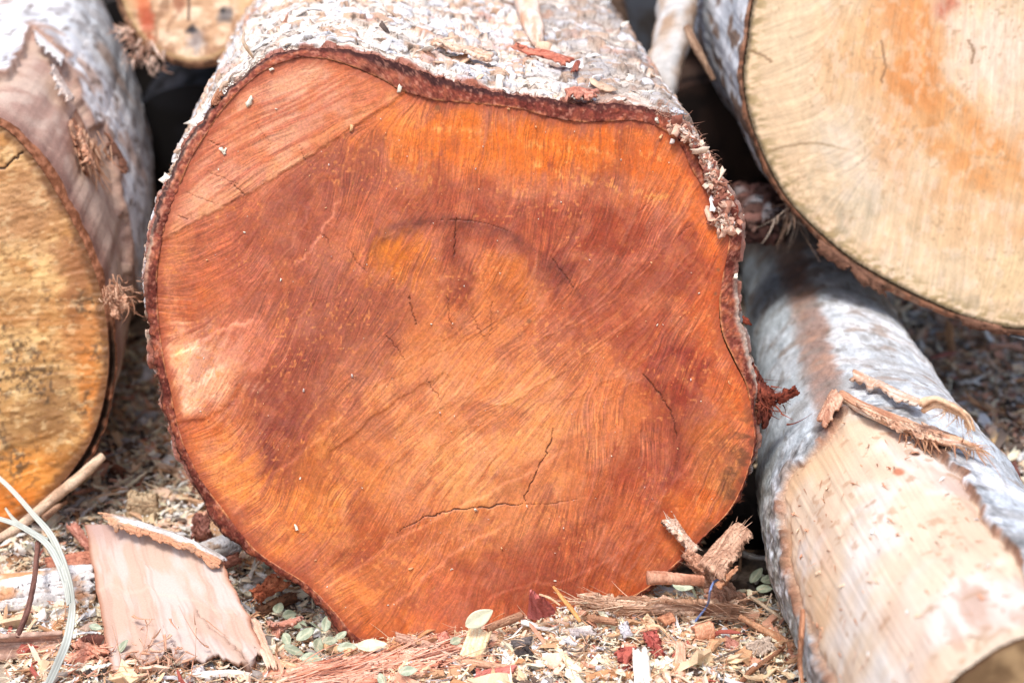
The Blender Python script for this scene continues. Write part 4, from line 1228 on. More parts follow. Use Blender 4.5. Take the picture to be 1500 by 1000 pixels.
# the rolled strip of inner bark that hangs across the top of the bare patch
pts_ = [PT(on_bare(x, y, l)) for x, y, l in [(1232, 578, .003), (1262, 596, .004), (1300, 612, .006), (1340, 628, .007), (1378, 642, .008)]]
pts_ += [PT((1408, 648, 0, on_bare(1378, 640)[3] - .014)), PT((1432, 656, 0, on_bare(1378, 640)[3] - .016))]
path = catmull(pts_, 40)
P_, U, Wv = roll(pts_, [.002, .0032, .0036, .0034, .003, .002, .0008], -110, 150, (-.1, -.5, 1), seed=31, rag=.10, grow=.2)
C = streaks(U, Wv, (232, 200, 170), (198, 146, 116), 31, 3, 30, (238, 220, 202))
C = mix(C, (168, 112, 86), .6 * ss(.5, .64, fbm2(U * 6, Wv * 34, 3, 35)))
V, Q, C = slab(P_, .0016, np.broadcast_to(np.array((150., 104, 80)), C.shape), C)
strip = mk('bark_strip', V, Q, C, M_FIB, bare_bark, gain=GAIN_BARK)
child_piece('bark_strip', bare_bark, [on_bare(1240, 560, .006), on_bare(1350, 612, .014), on_bare(1362, 598, .010), on_bare(1250, 545, .004)], (228, 214, 200), (196, 150, 122), nu=40, nv=12, rag=(.1, .2, .3, .3), bulge=.006, seed=75, gain=GAIN_BARK)
for k_, cs in enumerate([[(1250, 588), (1330, 622), (1336, 646), (1262, 612)], [(1300, 606), (1386, 642), (1392, 660), (1318, 636)], [(1340, 616), (1428, 652), (1420, 664), (1346, 640)]]):
    child_piece('bark_strip', bare_bark, [on_bare(x, y, .006 + .003 * (j in (0, 1))) for j, (x, y) in enumerate(cs[:2])] + [on_bare(x, y, .010) for x, y in cs[2:]], (236, 204, 176), (196, 146, 118), nu=80, nv=30, rag=(.2, .35, .3, .45), bulge=.004, rough=.006, seed=690 + k_, gain=GAIN_BARK, th=.0009, rf=14)
child_piece('bark_strip', bare_bark, [on_bare(1210, 640, .005), on_bare(1240, 585, .012), on_bare(1222, 572, .008), on_bare(1196, 628, .004)], (214, 176, 150), (170, 118, 94), nu=30, nv=12, rag=(.25, .1, .2, .3), bulge=.007, seed=76, gain=GAIN_BARK)
d0 = on_bare(1378, 638)[3]
S = np.array([at(x, y, d0 - .018) for x, y in [(1350, 592), (1356, 590), (1362, 592), (1368, 594), (1372, 597)] * 4])
parts = []
arc = catmull([at(1348, 594, d0 - .015), at(1366, 586, d0 - .02), at(1388, 592, d0 - .022), at(1406, 602, d0 - .022), at(1416, 614, d0 - .02), at(1420, 630, d0 - .02)], 24)
for k_ in range(7):
    r = np.random.default_rng(400 + k_)
    V, Q, C = rod(arc + r.normal(0, .0016, 3) + np.cumsum(r.normal(0, .0003, arc.shape), 0), [.0022, .0018, .0012, .0005], (232, 198, 164), (206, 160, 124), k_, 7)
    parts.append((V, Q, C))
S = np.repeat(arc[8:22:2], 4, 0)
parts.append(fibres(S, np.array([[.2, -.1, -1]] * len(S)) + np.random.default_rng(5).normal(0, .35, S.shape), np.random.default_rng(6).uniform(.006, .018, len(S)), .0004, .4, (236, 204, 168), (210, 160, 122)))
S = np.repeat(path[22:], 5, 0)
parts.append(fibres(S, np.array([[.7, -.2, -.35]] * len(S)) + np.random.default_rng(7).normal(0, .4, S.shape), np.random.default_rng(8).uniform(.006, .022, len(S)), .0005, .4, (226, 188, 152), (190, 136, 104)))
S = np.array([PT(on_bare(1320 + 3 * k_, 634 + k_ * .6, .008)) for k_ in range(18)])
parts.append(fibres(S, np.array([[.1, -.2, -1]] * 18) + np.random.default_rng(9).normal(0, .5, S.shape), np.random.default_rng(10).uniform(.008, .02, 18), .0007, .3, (222, 176, 140), (180, 128, 98)))
V, Q, C = join(parts)
mk('bark_fibres', V, Q, C, M_FIB, bare_bark, gain=GAIN_BARK)

# ================================================================== logs and branches in the gaps behind, some logs added to darken them


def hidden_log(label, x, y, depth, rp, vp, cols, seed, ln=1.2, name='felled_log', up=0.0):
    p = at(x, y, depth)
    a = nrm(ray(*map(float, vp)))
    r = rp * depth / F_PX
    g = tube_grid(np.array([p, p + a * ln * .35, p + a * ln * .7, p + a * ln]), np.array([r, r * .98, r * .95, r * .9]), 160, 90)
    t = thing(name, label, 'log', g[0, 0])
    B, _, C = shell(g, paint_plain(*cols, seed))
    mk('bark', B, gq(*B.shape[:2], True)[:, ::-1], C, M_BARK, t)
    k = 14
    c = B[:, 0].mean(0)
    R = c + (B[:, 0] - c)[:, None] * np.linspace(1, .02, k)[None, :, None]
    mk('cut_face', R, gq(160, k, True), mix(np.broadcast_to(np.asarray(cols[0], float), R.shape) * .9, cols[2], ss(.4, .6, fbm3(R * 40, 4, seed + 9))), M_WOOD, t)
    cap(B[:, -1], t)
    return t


hidden_log('added dark grey log that fills and darkens the gap below the tan spotted face', 290, 235, 1.98, 112, (570, -480), ((30, 30, 34), (46, 46, 52), (18, 16, 16)), 500)  # added occluder, coloured near black so the gap reads dark
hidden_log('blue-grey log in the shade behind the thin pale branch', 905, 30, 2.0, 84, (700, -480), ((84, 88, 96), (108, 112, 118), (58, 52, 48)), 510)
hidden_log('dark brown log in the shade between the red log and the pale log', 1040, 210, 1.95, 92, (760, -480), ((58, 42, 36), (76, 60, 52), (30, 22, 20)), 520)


hidden_log('added dark log that hides bright ground behind the white barked log', 196, 100, 2.35, 100, (520, -480), ((40, 36, 34), (56, 52, 50), (24, 20, 18)), 530)  # added to cover lit ground; its dark colour stands in for shade
hidden_log('added near-black log standing in for shade between the red log and the debarked log', 1078, 812, 1.43, 62, (800, -480), ((24, 20, 18), (34, 28, 26), (14, 12, 10)), 540, ln=.7)  # added in an empty gap; near-black colour stands in for deep shade


def branch(label, px, rad, c1, c2, seed, gain=GAIN_BARK, name='branch', n=18, rough=.08, m=50, cat='branch'):
    path = catmull([PT(p) for p in px], m)
    V, Q, C = rod(path, rad, c1, c2, seed, n, rough)
    return tag(mk(name, V, Q, C, M_BARK, gain=gain), label, cat)


branch('pale grey branch with brown patches standing in the gap beside the red log', [(1006, -60, 0, 1.74), (992, 10, 0, 1.70), (985, 60, 0, 1.66), (966, 120, 0, 1.62), (958, 200, 0, 1.60)], [.021, .0195, .0185, .0165, .016], (200, 198, 196), (166, 140, 118), 41, rough=.10)
branch('short pale branch stub with a pointed tip lying on the red log', [(756, -60, 0, on_log(770, 30, .02)[3] + .09), (768, -10, 0, on_log(770, 20, .02)[3] + .03), on_log(780, 34, .012), on_log(788, 66, .008)], [.0105, .0105, .010, .009, .003], (236, 216, 200), (204, 160, 132), 42)
branch('dark brown branch slanting into the shadow behind the red log', [(868, -40, 0, 1.82), (895, 40, 0, 1.80), (916, 90, 0, 1.78), (936, 150, 0, 1.76)], [.022, .021, .019, .017], (110, 90, 74), (74, 58, 48), 43)
branch('thin twig hanging down along the pale log\'s white bark', [(1006, 40, 0, 1.62), (1020, 70, 0, 1.6), (1034, 96, 0, 1.6), (1046, 118, 0, 1.6)], [.004, .004, .003, .002], (170, 140, 116), (120, 92, 74), 44, name='twig', cat='twig')
piece('bark_chunk', 'reddish bark chunk with white lichen wedged in the gap under the pale log', 'bark', [(1080, 292, 0, 1.66), (1158, 288, 0, 1.62), (1150, 350, 0, 1.56), (1082, 354, 0, 1.58)], .03, (150, 106, 96), (104, 76, 68), (206, 212, 218), nu=50, nv=40, rag=(.2, .2, .2, .2), bulge=.012, rough=.02, seed=45, gain=GAIN_BARK * .8, fu=5, fv=5)

# ================================================================== what clings to the red log
# crumbs of bark and wood fibre on the upper right rim
r_ = np.random.default_rng(50)
RIM = np.array([(985, 180), (1012, 205), (1035, 240), (1048, 275), (1058, 310), (1064, 338)], float)
k_ = 230
pr = catmull(RIM, 200)[r_.integers(0, 200, k_)]
off = r_.normal(0, 1, (k_, 2)) * np.array([11, 8])
wgt = np.clip((pr[:, 1] - 170) / 170, .35, 1)
pp = pr + off * wgt[:, None]
P0 = PL.pt(pp[:, 0], pp[:, 1]) + PL.n * (.003 + np.abs(r_.normal(0, .003, k_)) * np.exp(-(off ** 2).sum(1) / 300))[:, None]
Ln = np.minimum(r_.lognormal(math.log(.0048), .6, k_), .016)
pal = np.array([(222, 178, 154), (188, 132, 110), (150, 92, 76), (234, 208, 186), (130, 76, 64), (230, 226, 224), (170, 110, 90)])
parts = [flakes(P0, r_.normal(size=(k_, 3)), PL.n + r_.normal(0, .3, (k_, 3)), Ln, Ln * r_.uniform(.3, .8, k_), Ln * .09, r_.normal(0, .35, k_), pal[r_.choice(7, k_, p=[.30, .24, .1, .2, .05, .06, .05])], 51, .5, .4, .5)]
for q in range(15):                                   # shredded layers of bark torn loose along the rim
    i = int(np.clip(12 + q * 13, 0, 170))
    c_r = catmull(RIM, 200)
    a_, b_ = c_r[i] + r_.normal(0, 3, 2), c_r[min(i + 26 + int(r_.integers(0, 12)), 199)] + r_.normal(0, 3, 2)
    nrm_ = np.array([-(b_ - a_)[1], (b_ - a_)[0]]) / np.linalg.norm(b_ - a_)
    w0 = r_.uniform(7, 15) * (.6 + .5 * (i > 70))
    o0, o1 = r_.uniform(.001, .008), r_.uniform(.002, .009)
    qs = [PL.pt(*map(float, a_ + nrm_ * w0 * .8)) + PL.n * o0, PL.pt(*map(float, b_ + nrm_ * w0)) + PL.n * o1, PL.pt(*map(float, b_ - nrm_ * w0)) + PL.n * (o1 - .006), PL.pt(*map(float, a_ - nrm_ * w0)) + PL.n * (o0 - .006)]
    P, U, Wv = patch(qs, nu=60, nv=26, rag=(.3, .4, .35, .35), bulge=.002, rough=.009, seed=900 + q, rf=13)
    parts.append(slab(P, .0013, streaks(U, Wv, pal[r_.choice([0, 0, 1, 3])], pal[r_.choice([1, 2, 6])], 900 + q, 3, 22, (236, 218, 204))))
f_ = 620
i_ = r_.integers(0, 200, f_)
pr = catmull(np.vstack([[(955, 160)], RIM]), 200)[i_] + r_.normal(0, 5, (f_, 2)) + np.array([5, -3])
parts.append(fibres(PL.pt(pr[:, 0], pr[:, 1]) - PL.n * .002, np.array([.5, -.1, .1]) + r_.normal(0, .9, (f_, 3)), r_.lognormal(math.log(.0045), .5, f_), .00018, .7, (224, 178, 154), (160, 104, 84), 6, 52))
V, Q, C = join(parts)
mk('bark_crumbs', V, Q, C, M_FIB, red_rim, gain=GAIN_BARK)['kind'] = 'stuff'
# ragged fibres all along the left and top rim
i_ = r_.integers(int(NA * .40), int(NA * .86), 700)
parts = [fibres(rim[i_] + r_.normal(0, .0008, (700, 3)), nrm(rim[i_] - c0) * .8 + r_.normal(0, .6, (700, 3)), r_.uniform(.001, .004, 700), .0002, .6, (150, 96, 76), (92, 56, 46), 5, 53)]
i_ = r_.integers(int(NA * .04), int(NA * .22), 300)
parts.append(fibres(rim[i_] + PL.n * .002, nrm(rim[i_] - c0) * .6 + r_.normal(0, .7, (300, 3)), r_.uniform(.001, .003, 300), .0002, .5, (150, 96, 70), (92, 54, 40), 5, 54))
V, Q, C = join(parts)
mk('rim_fibres', V, Q, C, M_FIB, red_rim, gain=GAIN_FACE)['kind'] = 'stuff'


def fp(x, y, o=0.0):
    return PL.pt(float(x), float(y)) + PL.n * o


# torn dark red shred hanging off the right rim
child_piece('bark_shred', red_rim, [fp(1096, 520, -.008), fp(1120, 560, -.02), fp(1122, 640, -.02), fp(1104, 636, -.006)], (132, 66, 50), (84, 40, 32), nu=50, nv=16, rag=(.1, .15, .2, .35), bulge=.006, rough=.008, seed=55, gain=GAIN_FACE, th=.003)
child_piece('bark_shred', red_rim, [fp(1108, 548, -.012), fp(1146, 580, -.012), fp(1140, 600, -.018), fp(1108, 586, -.016)], (150, 76, 56), (98, 46, 36), nu=40, nv=14, rag=(.1, .2, .2, .3), bulge=.006, rough=.008, seed=56, gain=GAIN_FACE, th=.003)
child_piece('bark_shred', red_rim, [fp(1136, 578, -.012), fp(1172, 562, -.006), fp(1178, 578, -.010), fp(1146, 594, -.016)], (140, 66, 46), (92, 42, 32), nu=40, nv=14, rag=(.1, .3, .2, .3), bulge=.004, rough=.008, seed=57, gain=GAIN_FACE, th=.0025)
child_piece('bark_shred', red_rim, [fp(1090, 462, -.010), fp(1106, 474, -.012), fp(1108, 480, -.014), fp(1090, 478, -.012)], (160, 80, 60), (120, 56, 42), nu=20, nv=8, rag=(.1, .5, .2, .3), bulge=.001, seed=58, gain=GAIN_FACE, th=.0015)
tuft(red_rim, 'bark_fibres', fp(1118, 590, -.014), (.8, -.2, -.2), 90, .014, .6, (160, 84, 62), (104, 50, 38), 92, .0006, .006, .6)
child_piece('bark_flake', red_bark, [fp(306, 160, -.006), fp(322, 130, -.006), fp(334, 134, -.001), fp(318, 158, -.001)], (206, 150, 116), (150, 96, 74), nu=30, nv=16, rag=(.25, .3, .35, .2), bulge=.003, rough=.004, seed=60, gain=GAIN_FACE, th=.0014)


# ================================================================== scraps lying on top of the red log
piece('bark_scrap', 'long reddish bark scrap lying on the flaky bark near the top of the red log', 'bark', [on_log(744, 72, .004), on_log(842, 104, .008), on_log(848, 92, .012), on_log(760, 74, .014)], .0022, (214, 140, 116), (176, 96, 76), nu=40, nv=14, rag=(.1, .25, .2, .5), bulge=.004, rough=.006, seed=101, gain=GAIN_BARK)
piece('bark_curl', 'small curled red bark bit standing at the end of the long bark scrap', 'bark', [on_log(834, 110, .004), on_log(842, 92, .010), on_log(852, 90, .010), on_log(846, 108, .004)], .0014, (190, 112, 90), (146, 78, 62), nu=30, nv=16, rag=(.15, .3, .25, .25), bulge=.002, seed=102, gain=GAIN_BARK)
piece('bark_scrap', 'pale tan bark strip lying on the flaky bark above the middle of the red face', 'bark', [on_log(626, 66, .004), on_log(724, 96, .004), on_log(728, 86, .009), on_log(632, 60, .01)], .003, (238, 210, 188), (206, 160, 130), nu=40, nv=12, rag=(.15, .2, .3, .4), bulge=.003, rough=.005, seed=103, gain=GAIN_BARK)
piece('bark_scrap', 'pink bark scrap on the rim above the right end of the red face', 'bark', [on_log(826, 150, .006), on_log(880, 148, .006), on_log(884, 134, .01), on_log(822, 132, .012)], .003, (218, 156, 136), (180, 112, 92), nu=36, nv=14, rag=(.15, .3, .3, .4), bulge=.004, rough=.006, seed=104, gain=GAIN_BARK)
V, Q, C = rod(catmull([fp(371, 86, -.004), fp(362, 72, -.002), fp(356, 60, -.001), fp(358, 46, 0)], 16), [.0008, .0016, .0012, .0004], (232, 210, 186), (196, 164, 132), 4, 8)
tag(mk('splinter', V, Q, C, M_CHIP, gain=GAIN_BARK), 'thin pale splinter standing up from the upper rim of the red log', 'splinter')
# crumbs of sawdust stuck to the sawn face
pts = np.array([(586, 130, 6), (515, 188, 5), (366, 148, 8), (327, 222, 6), (330, 220, 4), (405, 160, 3), (398, 102, 4), (434, 772, 5), (445, 571, 3), (602, 832, 4), (735, 802, 3), (697, 746, 4), (822, 296, 2), (1078, 404, 7), (985, 206, 7), (968, 200, 4), (785, 186, 3), (745, 160, 3), (440, 700, 2), (1068, 560, 3), (962, 176, 6)], float)
ex = np.c_[r_.uniform(270, 1060, 260), r_.uniform(170, 900, 260), r_.lognormal(-.2, .5, 260)]
ex = ex[inside(Wm, CM, ex[:, 0], ex[:, 1]) > 14]
pts = np.vstack([pts, ex])
k_ = len(pts)
Ln = pts[:, 2] * .0009
V, Q, C = flakes(PL.pt(pts[:, 0], pts[:, 1]) + PL.n * (.0006 + .1 * Ln)[:, None], r_.normal(size=(k_, 3)), PL.n + r_.normal(0, .4, (k_, 3)), Ln, Ln * .5, Ln * .3, r_.normal(0, .6, k_), np.array([(240, 226, 206), (232, 176, 128), (226, 206, 196)])[r_.choice(3, k_, p=[.4, .4, .2])], 59)
tag(mk('sawdust_flecks', V, Q, C, M_CHIP, gain=GAIN_BARK), 'fine pale sawdust flecks stuck to the red sawn face', 'sawdust', None, 'stuff')

# ================================================================== litter of chips over the ground
PALC = np.array([(246, 228, 200), (250, 242, 230), (234, 202, 166), (200, 158, 122), (232, 200, 176), (214, 160, 134), (170, 92, 80), (150, 140, 132), (214, 216, 220), (98, 82, 72), (62, 54, 50), (190, 140, 100)])
PW = np.array([.22, .15, .15, .10, .09, .06, .012, .05, .05, .04, .03, .03])


def litter(n, box, size, seed, pal=PALC, pw=PW, pile=.012, keep=None, gray=0, sig=.6):
    r = np.random.default_rng(seed)
    x, y = r.uniform(box[0], box[1], n), r.uniform(box[2], box[3], n)
    if keep is not None:
        m = keep(x, y)
        x, y = x[m], y[m]
    n = len(x)
    sl_ = r.random(n) < .45
    Ln = np.clip(r.lognormal(math.log(size), sig, n), .001, .035) * np.where(sl_, 1.5, .9)
    Wd = Ln * np.where(sl_, r.uniform(.06, .18, n), r.uniform(.3, .75, n))
    Th = np.clip(Wd * r.uniform(.12, .4, n), .0003, .003)
    lay = r.random(n) ** 1.5
    z = gz(x, y) + .001 + lay * pile
    yaw = r.uniform(0, 2 * np.pi, n)
    X = np.stack([np.cos(yaw), np.sin(yaw), r.normal(0, .3, n)], -1)
    N = np.array([0, 0, 1.]) + r.normal(0, .38, (n, 3))
    col = pal[r.choice(len(pal), n, p=pw / pw.sum())]
    col = mix(col, (150, 144, 140), gray * r.random(n) * np.ones(n)) if gray else col
    return flakes(np.stack([x, y, z], -1), X, N, Ln, Wd, Th, r.normal(0, .55, n), col, seed + 1, .6, .34)


parts = [
    litter(9500, (-.36, .33, .97, 1.17), .0062, 600),
    litter(14000, (-.36, .33, .97, 1.15), .0022, 612, pw=np.array([.3, .3, .16, .08, .06, .03, .01, .02, .03, .02, .02, .03]), pile=.013, sig=.4),
    litter(330, (-.36, .33, .97, 1.15), .015, 614, pal=PALC[[2, 3, 4, 5, 6, 7, 9, 11]], pw=np.array([.1, .2, .16, .2, .08, .06, .1, .1]), pile=.014, sig=.4),
    litter(5200, (-.05, .22, .98, 1.12), .0050, 602, pile=.010),
    litter(8000, (-.42, -.14, 1.1, 1.75), .0075, 604, gray=.2),
    litter(9000, (-.42, -.14, 1.1, 1.6), .0030, 616, pw=np.array([.24, .26, .14, .08, .08, .03, .01, .04, .1, .02, .01, .02]), sig=.4),
    litter(5000, (.34, .62, 1.2, 1.75), .0034, 618, pw=np.array([.2, .2, .14, .1, .08, .05, .03, .05, .1, .03, .02, .02]), sig=.4),
    litter(1800, (.25, .75, 1.2, 2.2), .011, 606, gray=.4),
    litter(4200, (.36, .8, 1.15, 2.0), .010, 608, pw=np.array([.1, .07, .1, .12, .07, .1, .08, .08, .14, .1, .04, .06]), gray=.3),
    litter(12000, (-1.15, 1.15, .7, 2.6), .009, 610, gray=.3)]
V, Q, C = join(parts)
tag(mk('wood_chips', V, Q, C, M_CHIP, smooth=False, gain=GAIN_CHIP), 'loose litter of pale wood chips and splinters over the ground', 'wood chips', None, 'stuff')
n_ = 6000
x, y = r_.uniform(-.36, .30, n_), r_.uniform(.97, 1.15, n_)
V, Q, C = fibres(np.stack([x, y, gz(x, y) + r_.uniform(.002, .014, n_)], -1), np.stack([r_.normal(size=n_), r_.normal(size=n_), r_.normal(0, .25, n_)], -1), r_.lognormal(math.log(.013), .5, n_), .00035, .35, (240, 216, 184), (196, 146, 112), 6, 55, .15)
tag(mk('wood_shreds', V, Q, C, M_CHIP, gain=GAIN_CHIP), 'thin shreds and fibres tangled through the wood chips', 'shreds', None, 'stuff')

# ================================================================== pieces that stand out in the litter
GB = GAIN_CHIP
# the big bark sheet, bare pink side up, its top edge rolled over to show white bark
c4 = [PT(q) for q in [(124, 772, .036), (160, 990, .010), (412, 990, .010), (332, 834, .046)]]
nu_, nv_ = 90, 90
u, v = np.meshgrid(np.linspace(0, 1, nu_), np.linspace(0, 1, nv_), indexing='ij')
rag = .13 * fbm2(v * 9, .3, 4, 620) * (.4 + v) + .08 * ss(.4, .7, n2(v * 13, 3.3, 621)) + .03 * n2(v * 60, 1.1, 619)
u_ = u * (1 - rag)
s0 = .03 * fbm2(u * 8, 1.7, 4, 622)
v_ = s0 + (1 - s0 - .06 * fbm2(u * 8, 4.4, 4, 623)) * v
P = (c4[0] * (1 - u_[..., None]) + c4[1] * u_[..., None]) * (1 - v_[..., None]) + (c4[3] * (1 - u_[..., None]) + c4[2] * u_[..., None]) * v_[..., None]
nn = nrm(np.cross(c4[1] - c4[0], c4[3] - c4[0]))
nn = -nn if nn.dot(FW) > 0 else nn
P = P + nn * (.0005 * (fbm2(u * 4, v * 70, 3, 618) - .5) + .012 * np.sin(np.pi * v_) * (1 - .6 * u_) + .004 * (fbm2(u * 4, v * 4, 3, 624) - .5) + .010 * (1 - u_) ** 2 * v_)[..., None]
col = mix(np.broadcast_to(np.array([236., 204, 184]), P.shape), (240, 222, 212), ss(.4, .62, fbm2(u * 4, v * 9, 5, 625)))
col = mix(col, (216, 176, 158), .4 * ss(.5, .66, fbm2(u * 3, v * 60, 4, 626)))
col = mix(col, (246, 228, 208), .35 * ss(.02, .006, np.abs(u - .52 - .1 * (v - .5) - .02 * n2(v * 4, 1., 3))))
col = mix(col, (206, 160, 150), .6 * ss(.35, .0, u + .3 * (fbm2(u * 5, v * 5, 3, 627) - .5)) * ss(.5, 0, v))
col = mix(col, (196, 128, 98), .8 * np.maximum(ss(.035, .0, v), ss(.965, 1, v)))
# the tear running up from its lower edge
tear = [(1.02, .86), (.86, .82), (.74, .72), (.62, .64)]
s_, D, S, A = pline(v * 100, u * 100, [(b * 100, a * 100) for a, b in tear], 8, 40, 3)
tw = np.zeros(u.shape)
tw[s_] = ss(1.9, .6, D / (1.15 - A))
s2_, D2, S2, A2 = pline(v * 100, u * 100, [(44, 102), (45, 90), (40, 80)], 8, 30, 3)
tw[s2_] = np.maximum(tw[s2_], ss(1.6, .6, D2 / (1.15 - A2)))
P = P - nn * (.016 * tw)[..., None]
col = mix(col, (84, 48, 36), .9 * tw)
V, Q, C = slab(P, .0042, col, np.array((176, 128, 104)))
sheet = thing('bark_sheet', 'large pinkish sheet of peeled bark leaning on the ground below the red log', 'bark', c4[1])
mk('inner_side', V, Q, C, M_SCAR, sheet, gain=GB * .64)
P_, U, Wv = patch([(140, 751, .056), (340, 824, .052), (324, 845, .047), (172, 790, .050)], nu=110, nv=44, rag=(.06, .05, .06, .32), bulge=.007, bow=.011, rough=.004, seed=634, rf=11)
fc = mix(np.broadcast_to(np.array([226., 226, 230]), P_.shape), (196, 190, 186), ss(.45, .65, fbm2(U * 9, Wv * 5, 5, 631)))
fc = mix(fc, (206, 146, 110), .9 * ss(.50, .62, Wv + .35 * (U - .5) + .5 * (fbm2(U * 9, Wv * 4, 4, 632) - .5)))
fc = mix(fc, (212, 160, 124), .9 * ss(.2, .1, U + .1 * (fbm2(U * 4, Wv * 8, 3, 635) - .5)))
fc = mix(fc, (150, 124, 108), .5 * ss(.58, .7, fbm2(U * 16, Wv * 9, 3, 636)))
V, Q, C = slab(P_, .0016, fc)
mk('rolled_edge', V, Q, C, M_BARK, sheet, gain=GB)
tuft(sheet, 'torn_fibres', PT((150, 985, .004)), (-.8, -.4, -.1), 24, .010, .4, (236, 190, 164), (204, 140, 112), 640, .0007, .012, .6)
tuft(sheet, 'torn_fibres', PT((230, 975, .008)), (.2, -.7, .1), 160, .018, .7, (240, 204, 178), (210, 154, 124), 641, .0007, .014, .6)
for k_, q in enumerate([[(378, 905, .03), (410, 985, .014), (396, 992, .012), (356, 900, .03)]]):
    child_piece('torn_strip', sheet, q, (238, 200, 176), (214, 164, 138), nu=30, nv=8, rag=(.1, .3, .1, .1), seed=642, gain=GB, th=.002)

piece('white_log_piece', 'short white barked branch piece with rusty patches lying below the yellow log', 'branch', [(-40, 850, .022), (146, 828, .03), (150, 884, .008), (-40, 902, .004)], .008, (238, 238, 240), (214, 208, 204), (206, 150, 110), nu=80, nv=40, rag=(.02, .1, .05, .1), bulge=.012, rough=.004, seed=644, gain=GB, fu=5, fv=6)
piece('branch_piece', 'white branch piece behind the rolled edge of the pink bark sheet', 'branch', [(262, 806, .03), (346, 778, .036), (350, 806, .02), (272, 846, .012)], .007, (228, 230, 236), (200, 196, 194), (176, 150, 130), nu=50, nv=24, rag=(.1, .1, .1, .1), bulge=.008, rough=.004, seed=645, gain=GB, fu=5, fv=6)
piece('bark_scrap', 'dark pinkish bark scrap under the end of the white branch piece', 'bark', [(300, 824, .02), (352, 806, .024), (358, 822, .016), (306, 842, .01)], .003, (190, 130, 112), (110, 66, 54), nu=30, nv=12, rag=(.15, .2, .2, .3), bulge=.003, seed=646, gain=GB)
piece('bark_scrap', 'orange-brown bark scrap propped against the lower left edge of the red log', 'bark', [(360, 866, .034), (402, 836, .040), (428, 852, .030), (378, 884, .018)], .004, (206, 132, 94), (170, 94, 66), nu=40, nv=20, rag=(.15, .2, .2, .25), fuzz=30, bulge=.003, rough=.004, seed=647, gain=GB, fu=4, fv=8)
piece('bark_scrap', 'dark brown bark scrap lying beneath the orange-brown scrap', 'bark', [(370, 886, .018), (432, 862, .024), (436, 876, .012), (380, 908, .006)], .005, (124, 86, 62), (82, 54, 40), nu=40, nv=14, fuzz=20, rag=(.1, .1, .2, .2), bulge=.003, rough=.003, seed=648, gain=GB)
piece('bark_scrap', 'pink curled bark scrap with a shredded corner beside the pink bark sheet', 'bark', [(382, 908, .02), (432, 924, .026), (446, 902, .034), (396, 946, .006)], .003, (226, 180, 164), (188, 122, 100), nu=36, nv=24, rag=(.2, .2, .2, .3), fuzz=40, bulge=-.006, rough=.005, seed=649, gain=GB)
piece('bark_slab', 'grey-brown bark slab curling up at the near edge of the yellow log\'s litter', 'bark', [(-40, 932, .026), (96, 924, .024), (92, 966, .006), (-40, 970, .004)], .004, (196, 164, 146), (156, 122, 106), nu=60, nv=26, rag=(.02, .1, .1, .1), bulge=-.012, rough=.004, seed=650, gain=GB)
piece('bark_slab', 'dark red-brown bark slab between the grey-brown slab and the pink sheet', 'bark', [(104, 932, .02), (172, 918, .024), (172, 938, .008), (104, 950, .006)], .006, (134, 84, 72), (92, 54, 46), nu=40, nv=16, rag=(.05, .05, .2, .2), bulge=.006, rough=.006, seed=651, gain=GB)
piece('bark_scrap', 'pinkish brown bark strip behind the white branch piece near the yellow log', 'bark', [(60, 820, .02), (138, 806, .024), (146, 830, .02), (76, 842, .012)], .004, (200, 138, 112), (160, 98, 78), nu=40, nv=14, rag=(.1, .1, .2, .3), bulge=.004, rough=.005, fuzz=20, seed=652, gain=GB)
piece('bark_scrap', 'reddish brown upright bark shred behind the corner of the pink bark sheet', 'bark', [(112, 758, .03), (140, 800, .01), (132, 812, .008), (98, 772, .022)], .003, (206, 150, 132), (156, 96, 80), nu=34, nv=12, rag=(.2, .1, .3, .2), bulge=.004, rough=.006, fuzz=40, seed=653, gain=GB)
piece('wood_block', 'tan block of wood standing in the litter between the yellow and the red log', 'wood block', [(188, 716, .03), (232, 722, .03), (238, 758, .004), (182, 760, .004)], .006, (220, 196, 162), (190, 160, 128), nu=36, nv=30, rag=(.1, .1, .2, .1), bulge=.003, rough=.002, seed=654, gain=GB * .8)
piece('bark_scrap', 'reddish shredded bark upright beside the lower left rim of the red log', 'bark', [(284, 744, .04), (306, 752, .034), (318, 800, .006), (276, 794, .006)], .004, (186, 132, 118), (136, 84, 72), nu=36, nv=20, rag=(.2, .2, .25, .25), bulge=.006, rough=.006, fuzz=60, seed=655, gain=GB * .9)
